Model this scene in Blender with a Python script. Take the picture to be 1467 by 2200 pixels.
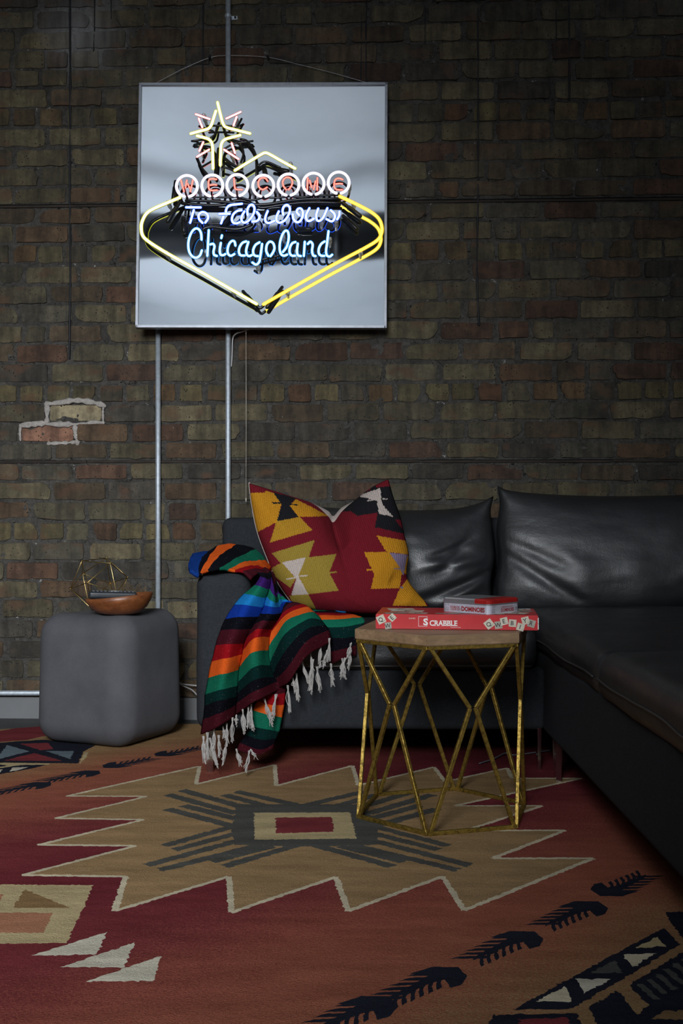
import bpy, bmesh, math, random
import numpy as np
from mathutils import Vector, Matrix, Quaternion, noise
from mathutils.geometry import delaunay_2d_cdt

random.seed(7)
rng = np.random.default_rng(7)
sc = bpy.context.scene
for o in list(bpy.data.objects):
    bpy.data.objects.remove(o, do_unlink=True)
C = sc.collection

# ------------------------------------------------------------------ camera
FPX, CX, CY = 2450.0, 733.5, 1100.0
CAM = Vector((0.0, -4.336, 0.793))
cam_data = bpy.data.cameras.new('camera')
cam_data.sensor_fit = 'VERTICAL'
cam_data.sensor_height = 36.0
cam_data.sensor_width = 24.0
cam_data.lens = 36.0 * FPX / 2200.0
cam_data.clip_start = 0.05
cam_data.clip_end = 60
cam = bpy.data.objects.new('camera', cam_data)
cam.location = CAM
cam.rotation_euler = (math.pi / 2, 0, 0)
C.objects.link(cam)
sc.camera = cam

# ------------------------------------------------------------------ world, lights, exposure
w = bpy.data.worlds.new('world')
sc.world = w
w.use_nodes = True
bg = w.node_tree.nodes['Background']
bg.inputs[0].default_value = (0.62, 0.74, 0.9, 1)
bg.inputs[1].default_value = 0.05


def area_light(name, loc, target, sx, sy, power, col, spread=180):
    d = bpy.data.lights.new(name, 'AREA')
    d.shape = 'RECTANGLE'
    d.size, d.size_y = sx, sy
    d.energy = power
    d.color = col
    d.spread = math.radians(spread)
    o = bpy.data.objects.new(name, d)
    o.location = loc
    o.rotation_euler = (Vector(target) - Vector(loc)).to_track_quat('-Z', 'Y').to_euler()
    C.objects.link(o)
    return o


# added area lights: soft key at front left, fills for ceiling and rear wall
area_light('front_added_key', (-0.62, -5.1, 2.15), (-0.98, -1.15, 0.66), 1.0, 1.0, 25, (0.93, 0.965, 1.0), 60)  # added stand-in for light from the front left; no real lamp known
area_light('ceiling_added_fill', (-3.3, -4.7, 1.9), (1.2, -5.5, 4.25), 2.0, 1.6, 84, (0.84, 0.92, 1.0), 112)  # added to brighten the mirrored ceiling; the side wall has no window
area_light('rear_added_fill', (-3.3, -7.4, 2.0), (1.2, -8.0, 4.1), 1.8, 1.6, 110, (0.84, 0.92, 1.0), 140)  # added to brighten the rear ceiling and wall; no window here

vs = sc.view_settings
vs.view_transform = 'Standard'
vs.look = 'None'
vs.gamma = 1
vs.use_curve_mapping = False
vs.exposure = 0.0

# ------------------------------------------------------------------ photo geometry helpers


def P(x, y, Y):
    d = Y - CAM.y
    return Vector(((x - CX) * d / FPX, Y, CAM.z - (y - CY) * d / FPX))


def F(x, y, z=0.0):
    d = FPX * (CAM.z - z) / (y - CY)
    return Vector(((x - CX) * d / FPX, CAM.y + d, z))


def proj(v):
    d = v[1] - CAM.y
    return (CX + v[0] * FPX / d, CY - (v[2] - CAM.z) * FPX / d)


WYAW = math.radians(2.5)
WT = math.tan(WYAW)


def WP(x, y, off=0.0):
    """point of the brick wall seen at pixel x, y; off = distance in front of it"""
    k = (x - CX) / FPX
    # Y = -WT*X - off ;  X = k*d ; d = Y-CAM.y
    d = (-off - CAM.y) / (1 + WT * k)
    return Vector((k * d, CAM.y + d, CAM.z - (y - CY) * d / FPX))


def WL(u, h, off=0.0):
    """wall local (u along, h up, off in front) to world"""
    return Vector((u * math.cos(WYAW) - off * math.sin(WYAW), -u * math.sin(WYAW) - off * math.cos(WYAW), h))


def to_wall(v):
    return (v[0] * math.cos(WYAW) - v[1] * math.sin(WYAW), v[2])


# ------------------------------------------------------------------ materials
def srgb(r, g, b):
    def f(c):
        c /= 255.0
        return c / 12.92 if c <= 0.04045 else ((c + 0.055) / 1.055) ** 2.4
    return (f(r), f(g), f(b), 1.0)


def newmat(name):
    m = bpy.data.materials.new(name)
    m.use_nodes = True
    nt = m.node_tree
    return m, nt, nt.nodes, nt.links, nt.nodes['Principled BSDF']


def texco(nt, kind='Object', scale=None):
    t = nt.nodes.new('ShaderNodeTexCoord')
    out = t.outputs[kind]
    if scale:
        mp = nt.nodes.new('ShaderNodeMapping')
        mp.inputs['Scale'].default_value = scale
        nt.links.new(out, mp.inputs[0])
        out = mp.outputs[0]
    return out


def noise_node(nt, vec, scale, detail=4, rough=0.6):
    n = nt.nodes.new('ShaderNodeTexNoise')
    n.inputs['Scale'].default_value = scale
    n.inputs['Detail'].default_value = detail
    n.inputs['Roughness'].default_value = rough
    if vec is not None:
        nt.links.new(vec, n.inputs['Vector'])
    return n.outputs['Fac']


def ramp(nt, fac, stops, interp='LINEAR'):
    r = nt.nodes.new('ShaderNodeValToRGB')
    r.color_ramp.interpolation = interp
    el = r.color_ramp.elements
    while len(el) < len(stops):
        el.new(0.5)
    for e, (p, c) in zip(el, stops):
        e.position = p
        e.color = c if len(c) == 4 else (*c, 1)
    nt.links.new(fac, r.inputs[0])
    return r.outputs[0]


def mixc(nt, fac, a, b, mode='MIX'):
    m = nt.nodes.new('ShaderNodeMix')
    m.data_type = 'RGBA'
    m.blend_type = mode
    for sock, v in ((m.inputs[0], fac), (m.inputs[6], a), (m.inputs[7], b)):
        if isinstance(v, bpy.types.NodeSocket):
            nt.links.new(v, sock)
        else:
            sock.default_value = v
    return m.outputs[2]


def math_node(nt, op, a, b=0.0, clamp=False):
    m = nt.nodes.new('ShaderNodeMath')
    m.operation = op
    m.use_clamp = clamp
    for sock, v in ((m.inputs[0], a), (m.inputs[1], b)):
        if isinstance(v, bpy.types.NodeSocket):
            nt.links.new(v, sock)
        else:
            sock.default_value = v
    return m.outputs[0]


def bump(nt, height, strength, dist, bsdf, prev=None):
    b = nt.nodes.new('ShaderNodeBump')
    b.inputs['Strength'].default_value = strength
    b.inputs['Distance'].default_value = dist
    nt.links.new(height, b.inputs['Height'])
    if prev is not None:
        nt.links.new(prev, b.inputs['Normal'])
    nt.links.new(b.outputs[0], bsdf.inputs['Normal'])
    return b.outputs[0]


def M_plain(name, col, rough=0.6, metal=0.0, var=0.25, nscale=30, bstr=0.15, bdist=0.002, spec=0.5, coord='Object'):
    m, nt, N, L, B = newmat(name)
    co = texco(nt, coord)
    nz = noise_node(nt, co, nscale, 5)
    dark = tuple(c * (1 - var) for c in col[:3]) + (1,)
    lite = tuple(min(1, c * (1 + var)) for c in col[:3]) + (1,)
    L.new(ramp(nt, nz, [(0.3, dark), (0.7, lite)]), B.inputs['Base Color'])
    B.inputs['Roughness'].default_value = rough
    B.inputs['Metallic'].default_value = metal
    B.inputs['Specular IOR Level'].default_value = spec
    if bstr:
        bump(nt, noise_node(nt, co, nscale * 3, 3), bstr, bdist, B)
    return m


def M_emit(name, col, strength):
    m = bpy.data.materials.new(name)
    m.use_nodes = True
    nt = m.node_tree
    for n in list(nt.nodes):
        nt.nodes.remove(n)
    out = nt.nodes.new('ShaderNodeOutputMaterial')
    e = nt.nodes.new('ShaderNodeEmission')
    e.inputs[0].default_value = (*col, 1)
    e.inputs[1].default_value = strength
    nt.links.new(e.outputs[0], out.inputs[0])
    return m


def M_shell(name, col, strength, alpha):
    m = bpy.data.materials.new(name)
    m.use_nodes = True
    nt = m.node_tree
    for n in list(nt.nodes):
        nt.nodes.remove(n)
    out = nt.nodes.new('ShaderNodeOutputMaterial')
    e = nt.nodes.new('ShaderNodeEmission')
    e.inputs[0].default_value = (*col, 1)
    e.inputs[1].default_value = strength
    t = nt.nodes.new('ShaderNodeBsdfTransparent')
    mx = nt.nodes.new('ShaderNodeMixShader')
    mx.inputs[0].default_value = alpha
    nt.links.new(t.outputs[0], mx.inputs[1])
    nt.links.new(e.outputs[0], mx.inputs[2])
    nt.links.new(mx.outputs[0], out.inputs[0])
    return m


# ------------------------------------------------------------------ object helpers
def link(o, parent):
    C.objects.link(o)
    if parent is not None:
        o.parent = parent
        if parent.type == 'EMPTY':
            o.matrix_parent_inverse = parent.matrix_basis.inverted()
    return o


def mesh(name, verts, faces, mat=None, parent=None, smooth=False, mats=None, midx=None):
    me = bpy.data.meshes.new(name)
    me.from_pydata([tuple(v) for v in verts], [], faces)
    for mm in (mats or ([mat] if mat else [])):
        me.materials.append(mm)
    if midx is not None:
        me.polygons.foreach_set('material_index', midx)
    if smooth:
        me.polygons.foreach_set('use_smooth', [True] * len(me.polygons))
    me.update()
    o = bpy.data.objects.new(name, me)
    return link(o, parent)


def tag(o, label, cat, group=None, kind=None):
    if label:
        o['label'] = label
    if cat:
        o['category'] = cat
    if group:
        o['group'] = group
    if kind:
        o['kind'] = kind
    return o


def thing(name, label, cat, loc=(0, 0, 0), group=None):
    o = bpy.data.objects.new(name, None)
    o.empty_display_size = 0.05
    o.location = loc
    C.objects.link(o)
    o.matrix_basis = Matrix.Translation(Vector(loc))
    return tag(o, label, cat, group)


class MB:
    def __init__(self):
        self.v, self.f = [], []

    def add(self, vs, fs):
        b = len(self.v)
        self.v += [tuple(p) for p in vs]
        self.f += [tuple(i + b for i in f) for f in fs]

    def box(self, x0, x1, y0, y1, z0, z1):
        self.add([(x0, y0, z0), (x1, y0, z0), (x1, y1, z0), (x0, y1, z0), (x0, y0, z1), (x1, y0, z1), (x1, y1, z1), (x0, y1, z1)],
                 [(0, 3, 2, 1), (4, 5, 6, 7), (0, 1, 5, 4), (1, 2, 6, 5), (2, 3, 7, 6), (3, 0, 4, 7)])

    def bar(self, a, b, wd, ht, up=(0, 0, 1)):
        a, b = Vector(a), Vector(b)
        t = (b - a).normalized()
        s = t.cross(Vector(up))
        if s.length < 1e-4:
            s = t.cross(Vector((1, 0, 0)))
        s.normalize()
        n = s.cross(t).normalized()
        vs = []
        for p in (a, b):
            for i, j in ((-1, -1), (1, -1), (1, 1), (-1, 1)):
                vs.append(p + s * (i * wd / 2) + n * (j * ht / 2))
        self.add(vs, [(0, 1, 2, 3), (7, 6, 5, 4), (0, 4, 5, 1), (1, 5, 6, 2), (2, 6, 7, 3), (3, 7, 4, 0)])

    def tube(self, pts, r, seg=8, cap=True, radii=None):
        pts = [Vector(p) for p in pts]
        n = len(pts)
        tans = []
        for i in range(n):
            a, b = pts[max(0, i - 1)], pts[min(n - 1, i + 1)]
            t = (b - a)
            tans.append(t.normalized() if t.length > 1e-9 else Vector((0, 0, 1)))
        ref = Vector((0, -1, 0)) if abs(tans[0].y) < 0.9 else Vector((1, 0, 0))
        s = tans[0].cross(ref).normalized()
        rings = []
        for i in range(n):
            t = tans[i]
            s = (s - t * s.dot(t))
            s = s.normalized() if s.length > 1e-6 else t.orthogonal().normalized()
            q = t.cross(s)
            rr = radii[i] if radii else r
            rings.append((pts[i], s.copy(), q, t, rr))
        full = []
        if cap:
            p, s_, q_, t_, rr = rings[0]
            full.append((p - t_ * rr * 0.85, s_, q_, rr * 0.45))
            full.append((p - t_ * rr * 0.45, s_, q_, rr * 0.85))
        for p, s_, q_, t_, rr in rings:
            full.append((p, s_, q_, rr))
        if cap:
            p, s_, q_, t_, rr = rings[-1]
            full.append((p + t_ * rr * 0.45, s_, q_, rr * 0.85))
            full.append((p + t_ * rr * 0.85, s_, q_, rr * 0.45))
        vs, fs = [], []
        for p, s_, q_, rr in full:
            for k in range(seg):
                a = 2 * math.pi * k / seg
                vs.append(p + s_ * (math.cos(a) * rr) + q_ * (math.sin(a) * rr))
        for i in range(len(full) - 1):
            for k in range(seg):
                k2 = (k + 1) % seg
                fs.append((i * seg + k, i * seg + k2, (i + 1) * seg + k2, (i + 1) * seg + k))
        fs.append(tuple(range(seg - 1, -1, -1)))
        fs.append(tuple((len(full) - 1) * seg + k for k in range(seg)))
        self.add(vs, fs)

    def build(self, name, mat, parent=None, smooth=False):
        return mesh(name, self.v, self.f, mat, parent, smooth)


def catmull(pts, n=6):
    pts = [np.array(p, float) for p in pts]
    if len(pts) < 3:
        return pts
    ext = [2 * pts[0] - pts[1]] + pts + [2 * pts[-1] - pts[-2]]
    out = []
    for i in range(1, len(ext) - 2):
        p0, p1, p2, p3 = ext[i - 1:i + 3]
        for k in range(n):
            t = k / n
            out.append(0.5 * ((2 * p1) + (-p0 + p2) * t + (2 * p0 - 5 * p1 + 4 * p2 - p3) * t * t + (-p0 + 3 * p1 - 3 * p2 + p3) * t ** 3))
    out.append(pts[-1])
    return out


def resample(pts, n):
    """n points evenly by arc length along a polyline"""
    a = np.array(pts, float)
    d = np.r_[0, np.cumsum(np.linalg.norm(np.diff(a, axis=0), axis=1))]
    t = np.linspace(0, d[-1], n)
    return np.stack([np.interp(t, d, a[:, k]) for k in range(a.shape[1])], 1)


def rbox(x0, x1, y0, y1, z0, z1, r, fn=None, nf=10, nc=4):
    """rounded box as verts, faces; fn(Vector)->Vector deforms"""
    c = Vector(((x0 + x1) / 2, (y0 + y1) / 2, (z0 + z1) / 2))
    h = [(x1 - x0) / 2, (y1 - y0) / 2, (z1 - z0) / 2]
    r = min(r, *h)

    def ticks(hh):
        out = []
        for k in range(nc + 1):
            a = (k / nc) * math.pi / 4
            out.append(-hh + r - r * math.tan(math.pi / 4 - a))
        inner = np.linspace(-(hh - r), hh - r, nf + 1)
        t = out[:-1] + list(inner) + [-v for v in out[:-1]][::-1]
        return t
    T = [ticks(v) for v in h]
    vid, vs, fs = {}, [], []

    def vert(p):
        key = tuple(round(q, 6) for q in p)
        if key not in vid:
            q = [max(-(h[i] - r), min(h[i] - r, p[i])) for i in range(3)]
            d = Vector(p) - Vector(q)
            if d.length > 1e-9:
                d = d.normalized() * r
            v = c + Vector(q) + d
            vid[key] = len(vs)
            vs.append(v)
        return vid[key]
    for ax in range(3):
        a, b = (ax + 1) % 3, (ax + 2) % 3
        for sgn in (-1, 1):
            for i in range(len(T[a]) - 1):
                for j in range(len(T[b]) - 1):
                    quad = []
                    for (ii, jj) in ((i, j), (i + 1, j), (i + 1, j + 1), (i, j + 1)):
                        p = [0, 0, 0]
                        p[ax], p[a], p[b] = sgn * h[ax], T[a][ii], T[b][jj]
                        quad.append(vert(p))
                    if len(set(quad)) == 4:
                        fs.append(tuple(quad) if sgn > 0 else tuple(quad[::-1]))
    if fn:
        vs = [fn(v) for v in vs]
    return vs, fs


def soft(name, dims, r, mat, parent, fn=None, nf=10, nc=4):
    vs, fs = rbox(*dims, r, fn, nf, nc)
    return mesh(name, vs, fs, mat, parent, True)


def inpoly(x, y, poly):
    ins = False
    j = len(poly) - 1
    for i in range(len(poly)):
        xi, yi = poly[i]
        xj, yj = poly[j]
        if (yi > y) != (yj > y) and x < (xj - xi) * (y - yi) / (yj - yi) + xi:
            ins = not ins
        j = i
    return ins


def Z(pts, sx, ox, oy, sy=None):
    """coordinates read in a zoomed crop to photo pixels"""
    sy = sy or sx
    return [(ox + x * sx, oy + y * sy) for x, y in pts]


def text_mesh(name, s, size, origin, xdir, ydir, mat, parent, offset=0.0, squeeze=1.0, align='LEFT', lift=0.0004, shear=0.0):
    cu = bpy.data.curves.new('letters', 'FONT')
    cu.body = s
    cu.size = size
    cu.align_x = align
    cu.offset = offset
    cu.shear = shear
    cu.resolution_u = 3
    cu.fill_mode = 'FRONT'
    to = bpy.data.objects.new('letters', cu)
    C.objects.link(to)
    dg = bpy.context.evaluated_depsgraph_get()
    dg.update()
    tm = to.evaluated_get(dg).to_mesh()
    xd, yd = Vector(xdir).normalized(), Vector(ydir).normalized()
    nd = xd.cross(yd)
    vs = [Vector(origin) + xd * (v.co.x * squeeze) + yd * v.co.y + nd * lift for v in tm.vertices]
    fs = [tuple(p.vertices) for p in tm.polygons]
    to.evaluated_get(dg).to_mesh_clear()
    bpy.data.objects.remove(to, do_unlink=True)
    bpy.data.curves.remove(cu)
    return mesh(name, vs, fs, mat, parent)
# ================================================================== ROOM SHELL
m_plaster = M_plain('white_plaster', (0.82, 0.84, 0.86, 1), 0.9, var=0.04, nscale=3, bstr=0.05)
m_ceiling = M_plain('painted_ceiling', (0.74, 0.76, 0.79, 1), 0.9, var=0.05, nscale=2, bstr=0.05)
m_floor = M_plain('dark_stained_boards', (0.035, 0.037, 0.038, 1), 0.5, var=0.4, nscale=8, bstr=0.2)
m_sidewall = M_plain('dark_brown_brick_paint', (0.07, 0.062, 0.052, 1), 0.9, var=0.3, nscale=14, bstr=0.4)
m_base = M_plain('grey_baseboard_paint', (0.17, 0.175, 0.18, 1), 0.6, var=0.08, nscale=6, bstr=0.05)


def struct(o, label=None):
    o['kind'] = 'structure'
    if label:
        o['label'] = label
    return o


RX, RY, RZ = 3.4, -9.2, 4.25
b = MB(); b.box(-RX, RX, RY, 0.45, -0.12, 0.0)
struct(b.build('floor', m_floor), 'dark stained wooden floor showing beside the rug')
b = MB(); b.box(-RX, RX, RY, 0.45, RZ, RZ + 0.1)
struct(b.build('ceiling', m_ceiling), 'pale painted ceiling of the loft')
b = MB(); b.box(-RX - 0.12, -RX, RY, 0.45, 0, RZ)
struct(b.build('wall_left', m_sidewall), 'dark brown side wall of the loft')
b = MB(); b.box(RX, RX + 0.12, RY, 0.45, 0, RZ)
struct(b.build('wall_right', m_sidewall), 'dark brown side wall beyond the chaise')
b = MB(); b.box(-RX, RX, RY - 0.12, RY, 0, RZ)
struct(b.build('wall_rear', m_plaster), 'white plaster wall facing the brick wall')

# ------------------------------------------------------------------ brick wall
def mortar_mat(name, pale=False):
    m, nt, N, L, B = newmat(name)
    co = texco(nt)
    n1 = noise_node(nt, co, 9, 6, 0.7)
    n2 = noise_node(nt, co, 60, 5, 0.7)
    if pale:
        c = ramp(nt, n2, [(0.3, (0.34, 0.31, 0.28)), (0.7, (0.58, 0.54, 0.5))])
    else:
        c = ramp(nt, n1, [(0.3, (0.048, 0.046, 0.043)), (0.6, (0.092, 0.088, 0.08)), (0.85, (0.12, 0.115, 0.107))])
        c = mixc(nt, 0.8, c, ramp(nt, n2, [(0.3, (0.45, 0.44, 0.42)), (0.7, (1.4, 1.37, 1.3))]), 'MULTIPLY')
        cr = N.new('ShaderNodeTexVoronoi'); cr.feature = 'DISTANCE_TO_EDGE'; cr.inputs['Scale'].default_value = 17
        wob = N.new('ShaderNodeVectorMath'); wob.operation = 'ADD'
        L.new(co, wob.inputs[0])
        nc_ = N.new('ShaderNodeTexNoise'); nc_.inputs['Scale'].default_value = 24; L.new(co, nc_.inputs['Vector'])
        sc_ = N.new('ShaderNodeVectorMath'); sc_.operation = 'SCALE'; sc_.inputs['Scale'].default_value = 0.05
        L.new(nc_.outputs['Color'], sc_.inputs[0]); L.new(sc_.outputs[0], wob.inputs[1]); L.new(wob.outputs[0], cr.inputs['Vector'])
        c = mixc(nt, math_node(nt, 'LESS_THAN', cr.outputs['Distance'], 0.009), c, (0.008, 0.008, 0.007, 1))
        # paint and lime flecks
        v = noise_node(nt, co, 30, 5, 0.8)
        mask = math_node(nt, 'GREATER_THAN', v, 0.665)
        c = mixc(nt, mask, c, (0.42, 0.41, 0.4, 1))
        # efflorescence stain high on the wall
        st = P(165, 60, 0.0)
        dist = nt.nodes.new('ShaderNodeVectorMath'); dist.operation = 'DISTANCE'
        L.new(co, dist.inputs[0]); dist.inputs[1].default_value = st
        f = math_node(nt, 'SUBTRACT', 1.0, math_node(nt, 'MULTIPLY', dist.outputs['Value'], 4.5), True)
        f = math_node(nt, 'MULTIPLY', f, math_node(nt, 'MULTIPLY', n2, 1.6), True)
        c = mixc(nt, f, c, (0.36, 0.36, 0.36, 1))
    L.new(c, B.inputs['Base Color'])
    B.inputs['Roughness'].default_value = 0.95
    p = bump(nt, n2, 0.9, 0.012, B)
    bump(nt, noise_node(nt, co, 220, 3), 0.6, 0.003, B, p)
    return m


m_mortar = mortar_mat('grey_mortar')
m_lime = mortar_mat('pale_lime_mortar', True)


def brick_mat():
    m, nt, N, L, B = newmat('common_brick')
    co = texco(nt)
    at = N.new('ShaderNodeAttribute'); at.attribute_name = 'tint'
    n1 = noise_node(nt, co, 14, 4, 0.6)
    n2 = noise_node(nt, co, 70, 5, 0.7)
    mp = texco(nt, 'Object', (30, 30, 4))
    streak = noise_node(nt, mp, 1.0, 3, 0.6)
    c = mixc(nt, 1.0, at.outputs['Color'], ramp(nt, n1, [(0.25, (0.5, 0.5, 0.5)), (0.75, (1.35, 1.3, 1.2))]), 'MULTIPLY')
    c = mixc(nt, 0.75, c, ramp(nt, streak, [(0.35, (0.45, 0.45, 0.47)), (0.6, (1.1, 1.1, 1.1))]), 'MULTIPLY')
    c = mixc(nt, 0.6, c, ramp(nt, n2, [(0.3, (0.55, 0.55, 0.55)), (0.7, (1.25, 1.25, 1.25))]), 'MULTIPLY')
    # reddish scorch
    rs = noise_node(nt, texco(nt, 'Object', (9, 9, 14)), 1.0, 2)
    c = mixc(nt, ramp(nt, rs, [(0.56, (0, 0, 0)), (0.7, (0.6, 0.6, 0.6))]), c, (0.115, 0.060, 0.034, 1))
    # pits
    vo = N.new('ShaderNodeTexVoronoi'); vo.inputs['Scale'].default_value = 75
    L.new(co, vo.inputs['Vector'])
    pit = math_node(nt, 'MULTIPLY', math_node(nt, 'LESS_THAN', vo.outputs['Distance'], math_node(nt, 'MULTIPLY', noise_node(nt, co, 33, 3), 0.34)), math_node(nt, 'GREATER_THAN', n1, 0.54))
    c = mixc(nt, pit, c, (0.012, 0.012, 0.011, 1))
    # lime flecks
    fl = math_node(nt, 'GREATER_THAN', noise_node(nt, co, 46, 4, 0.85), 0.725)
    c = mixc(nt, fl, c, (0.36, 0.35, 0.33, 1))
    st = P(165, 60, 0.0)
    dist = N.new('ShaderNodeVectorMath'); dist.operation = 'DISTANCE'
    L.new(co, dist.inputs[0]); dist.inputs[1].default_value = st
    f = math_node(nt, 'SUBTRACT', 1.0, math_node(nt, 'MULTIPLY', dist.outputs['Value'], 5.5), True)
    f = math_node(nt, 'MULTIPLY', f, math_node(nt, 'MULTIPLY', streak, 1.1), True)
    c = mixc(nt, f, c, (0.33, 0.33, 0.34, 1))
    L.new(c, B.inputs['Base Color'])
    B.inputs['Roughness'].default_value = 0.9
    p = bump(nt, n2, 0.7, 0.006, B)
    p2 = bump(nt, math_node(nt, 'SUBTRACT', 1.0, pit), 0.8, 0.004, B, p)
    bump(nt, n1, 0.6, 0.012, B, p2)
    return m


m_brick = brick_mat()

# mortar bed: a gently uneven sheet with thickness
UW, HW = 3.55, RZ
nu, nh = 420, 300
vs, fs = [], []
for j in range(nh + 1):
    for i in range(nu + 1):
        u, hh = -UW + 2 * UW * i / nu, HW * j / nh
        off = -0.0042 + 0.0045 * noise.noise(Vector((u * 11, hh * 14, 0))) + 0.003 * noise.noise(Vector((u * 38, hh * 38, 3)))
        vs.append(WL(u, hh, off))
for j in range(nh):
    for i in range(nu):
        a = j * (nu + 1) + i
        fs.append((a, a + 1, a + nu + 2, a + nu + 1))
nb = len(vs)
vs += [WL(-UW, 0, -0.25), WL(UW, 0, -0.25), WL(UW, HW, -0.25), WL(-UW, HW, -0.25)]
fs.append((nb + 3, nb + 2, nb + 1, nb))
wall = mesh('wall_back', vs, fs, m_mortar, None, True)
struct(wall, 'old common brick wall with dark mortar and paint drips')

PAL = [((0.118, 0.103, 0.064), 5), ((0.102, 0.092, 0.062), 5), ((0.140, 0.121, 0.074), 2.5), ((0.100, 0.076, 0.050), 4),
       ((0.090, 0.084, 0.064), 3), ((0.096, 0.056, 0.038), 2.0), ((0.118, 0.078, 0.048), 2.4), ((0.066, 0.060, 0.050), 2.5), ((0.084, 0.052, 0.038), 1.2)]
pw = np.array([p[1] for p in PAL]); pw = pw / pw.sum()

BRV, BRF = [], []


def brick_geo(u0, u1, h0, h1, proud, rough=0.003):
    """ring of points with chamfer; local wall coordinates"""
    w_, h_ = u1 - u0, h1 - h0
    base = [(0.0, 0.18), (0.012, 0.04), (0.045, 0.0), (0.2, 0.0), (0.36, 0.0), (0.52, 0.0), (0.68, 0.0), (0.84, 0.0), (0.965, 0.0), (1.0, 0.1), (1.0, 0.5), (0.995, 0.9), (0.96, 1.0), (0.8, 1.0), (0.62, 1.0), (0.44, 1.0), (0.26, 1.0), (0.04, 1.0), (0.0, 0.85), (0.0, 0.5)]
    if w_ < 0.12:
        base = [b__ for k__, b__ in enumerate(base) if k__ not in (3, 5, 7, 13, 15)]
    chip = random.random() < 0.3
    cc_ = random.choice([(0, 0), (1, 0), (0, 1), (1, 1)])
    ring = []
    for x, y in base:
        jx, jy = random.gauss(0, rough), random.gauss(0, rough)
        if chip and abs(x - cc_[0]) < 0.12 and abs(y - cc_[1]) < 0.3:
            jx += (0.009 if cc_[0] == 0 else -0.009); jy += (0.006 if cc_[1] == 0 else -0.006)
        ring.append((u0 + x * w_ + jx, h0 + y * h_ + jy))
    cu, ch = (u0 + u1) / 2, (h0 + h1) / 2
    tilt = random.gauss(0, 0.008)
    tv = random.gauss(0, 0.03)
    vs = []
    for lvl, (ins, off) in enumerate(((-0.001, -0.013), (0.0032, proud))):
        for (x, y) in ring:
            dx, dy = x - cu, y - ch
            xx = x - math.copysign(min(ins, abs(dx)), dx)
            yy = y - math.copysign(min(ins, abs(dy)), dy)
            vs.append(WL(xx, yy, off + (dx * tilt + dy * tv + random.gauss(0, 0.0008) if lvl else 0)))
    n = len(ring)
    fs = []
    for k in range(n):
        k2 = (k + 1) % n
        fs.append((k, k2, n + k2, n + k))
    fs.append(tuple(range(n, 2 * n)))
    return vs, fs


def set_tint(me, cols):
    a = me.color_attributes.new('tint', 'FLOAT_COLOR', 'POINT')
    a.data.foreach_set('color', np.array(cols, np.float32).ravel())


# course heights read at x = 1150 in the photograph
known = {237: 'h', 536: 'h', 840: 'h'}
rows_px = []
hdr = [237, 536, 840, 1141, 1443]
anch = [-64] + hdr + [1745]
for a, b_ in zip(anch[:-1], anch[1:]):
    for k in range(7):
        rows_px.append((a + (b_ - a) * k / 7, k == 0))
rows_px.append((-107, False)); rows_px.append((-150, False)); rows_px.append((-193, False))
for k in range(6):
    rows_px.append((-236 - 43 * k, k == 3))
JOINT = {33: 916.8, 69: 997, 115: 937, 154: 988.6, 195: 945, 237: 893.4, 282: 943.6, 321: 991.6, 365: 921.8, 408: 988.5, 450: 920, 493: 991.6, 536: 891, 582: 1013, 623: 945.7, 667: 1000, 710: 944.9, 754: 991.6,
         799: 947.9, 840: 849.8, 885: 943.6, 926: 1015.6, 969: 954.5, 1012: 1002.5, 1055: 951.5}   # one vertical joint per course, read off the photograph
bricks = []
L0, MJ = 0.2140, 0.0080
for ri, (py, header) in enumerate(sorted(rows_px)):
    zc = WP(1150, py).z
    if zc < 0.05 or zc > RZ - 0.03:
        continue
    bh = 0.0698
    if abs(py - 449) < 12 or abs(py - 1012) < 12:
        bh = 0.0615; zc -= 0.0035
    if abs(py - 408) < 12 or abs(py - 969) < 12:
        bh = 0.063; zc += 0.003
    pitch = L0 if not header else 0.1035
    ph = (0 if ri % 2 else 0.5) * pitch + random.uniform(-0.03, 0.03)
    for jy, jx in JOINT.items():
        if abs(jy - py) < 14:
            ph = to_wall(WP(jx, py))[0] + MJ / 2
    special = None
    if abs(py - 883) < 12:
        special = 'pale'; ph = to_wall(WP(105, 890))[0]
    if abs(py - 926) < 12:
        special = 'pink'; ph = to_wall(WP(45, 933))[0]
    u = ph - math.ceil((ph + 3.3) / pitch) * pitch
    while u < 3.3:
        w_ = pitch - MJ - random.uniform(0, 0.007)
        jit = 0 if special else random.uniform(-0.004, 0.004)
        u0, u1 = u + jit, u + jit + w_
        dz = random.uniform(-0.0025, 0.0025) + 0.003 * math.sin(u * 1.3 + ri)
        hb = bh + random.uniform(-0.005, 0.0025)
        if not header and random.random() < 0.05 and not special:
            # a split stretcher: two bats
            mid = (u0 + u1) / 2 + random.uniform(-0.03, 0.03)
            bricks.append((u0, mid - 0.006, zc - hb / 2 + dz, zc + hb / 2 + dz, header, ''))
            bricks.append((mid + 0.006, u1, zc - hb / 2 + dz, zc + hb / 2 + dz, header, ''))
        else:
            sp = ''
            if special and abs(u - ph) < 1e-6:
                sp = special; u1 = u0 + pitch - MJ
            bricks.append((u0, u1, zc - hb / 2 + dz, zc + hb / 2 + dz, header, sp))
        u += pitch


def tint_for(u, h, sp, header):
    if sp == 'pale':
        return (0.42, 0.36, 0.23)
    if sp == 'pink':
        return (0.30, 0.16, 0.11)
    c = np.array(PAL[rng.choice(len(PAL), p=pw)][0])
    c = c * rng.uniform(0.75, 1.2)
    if header:
        c = c * np.array((1.08, 1.05, 0.9))
    return tuple(c)


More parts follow.
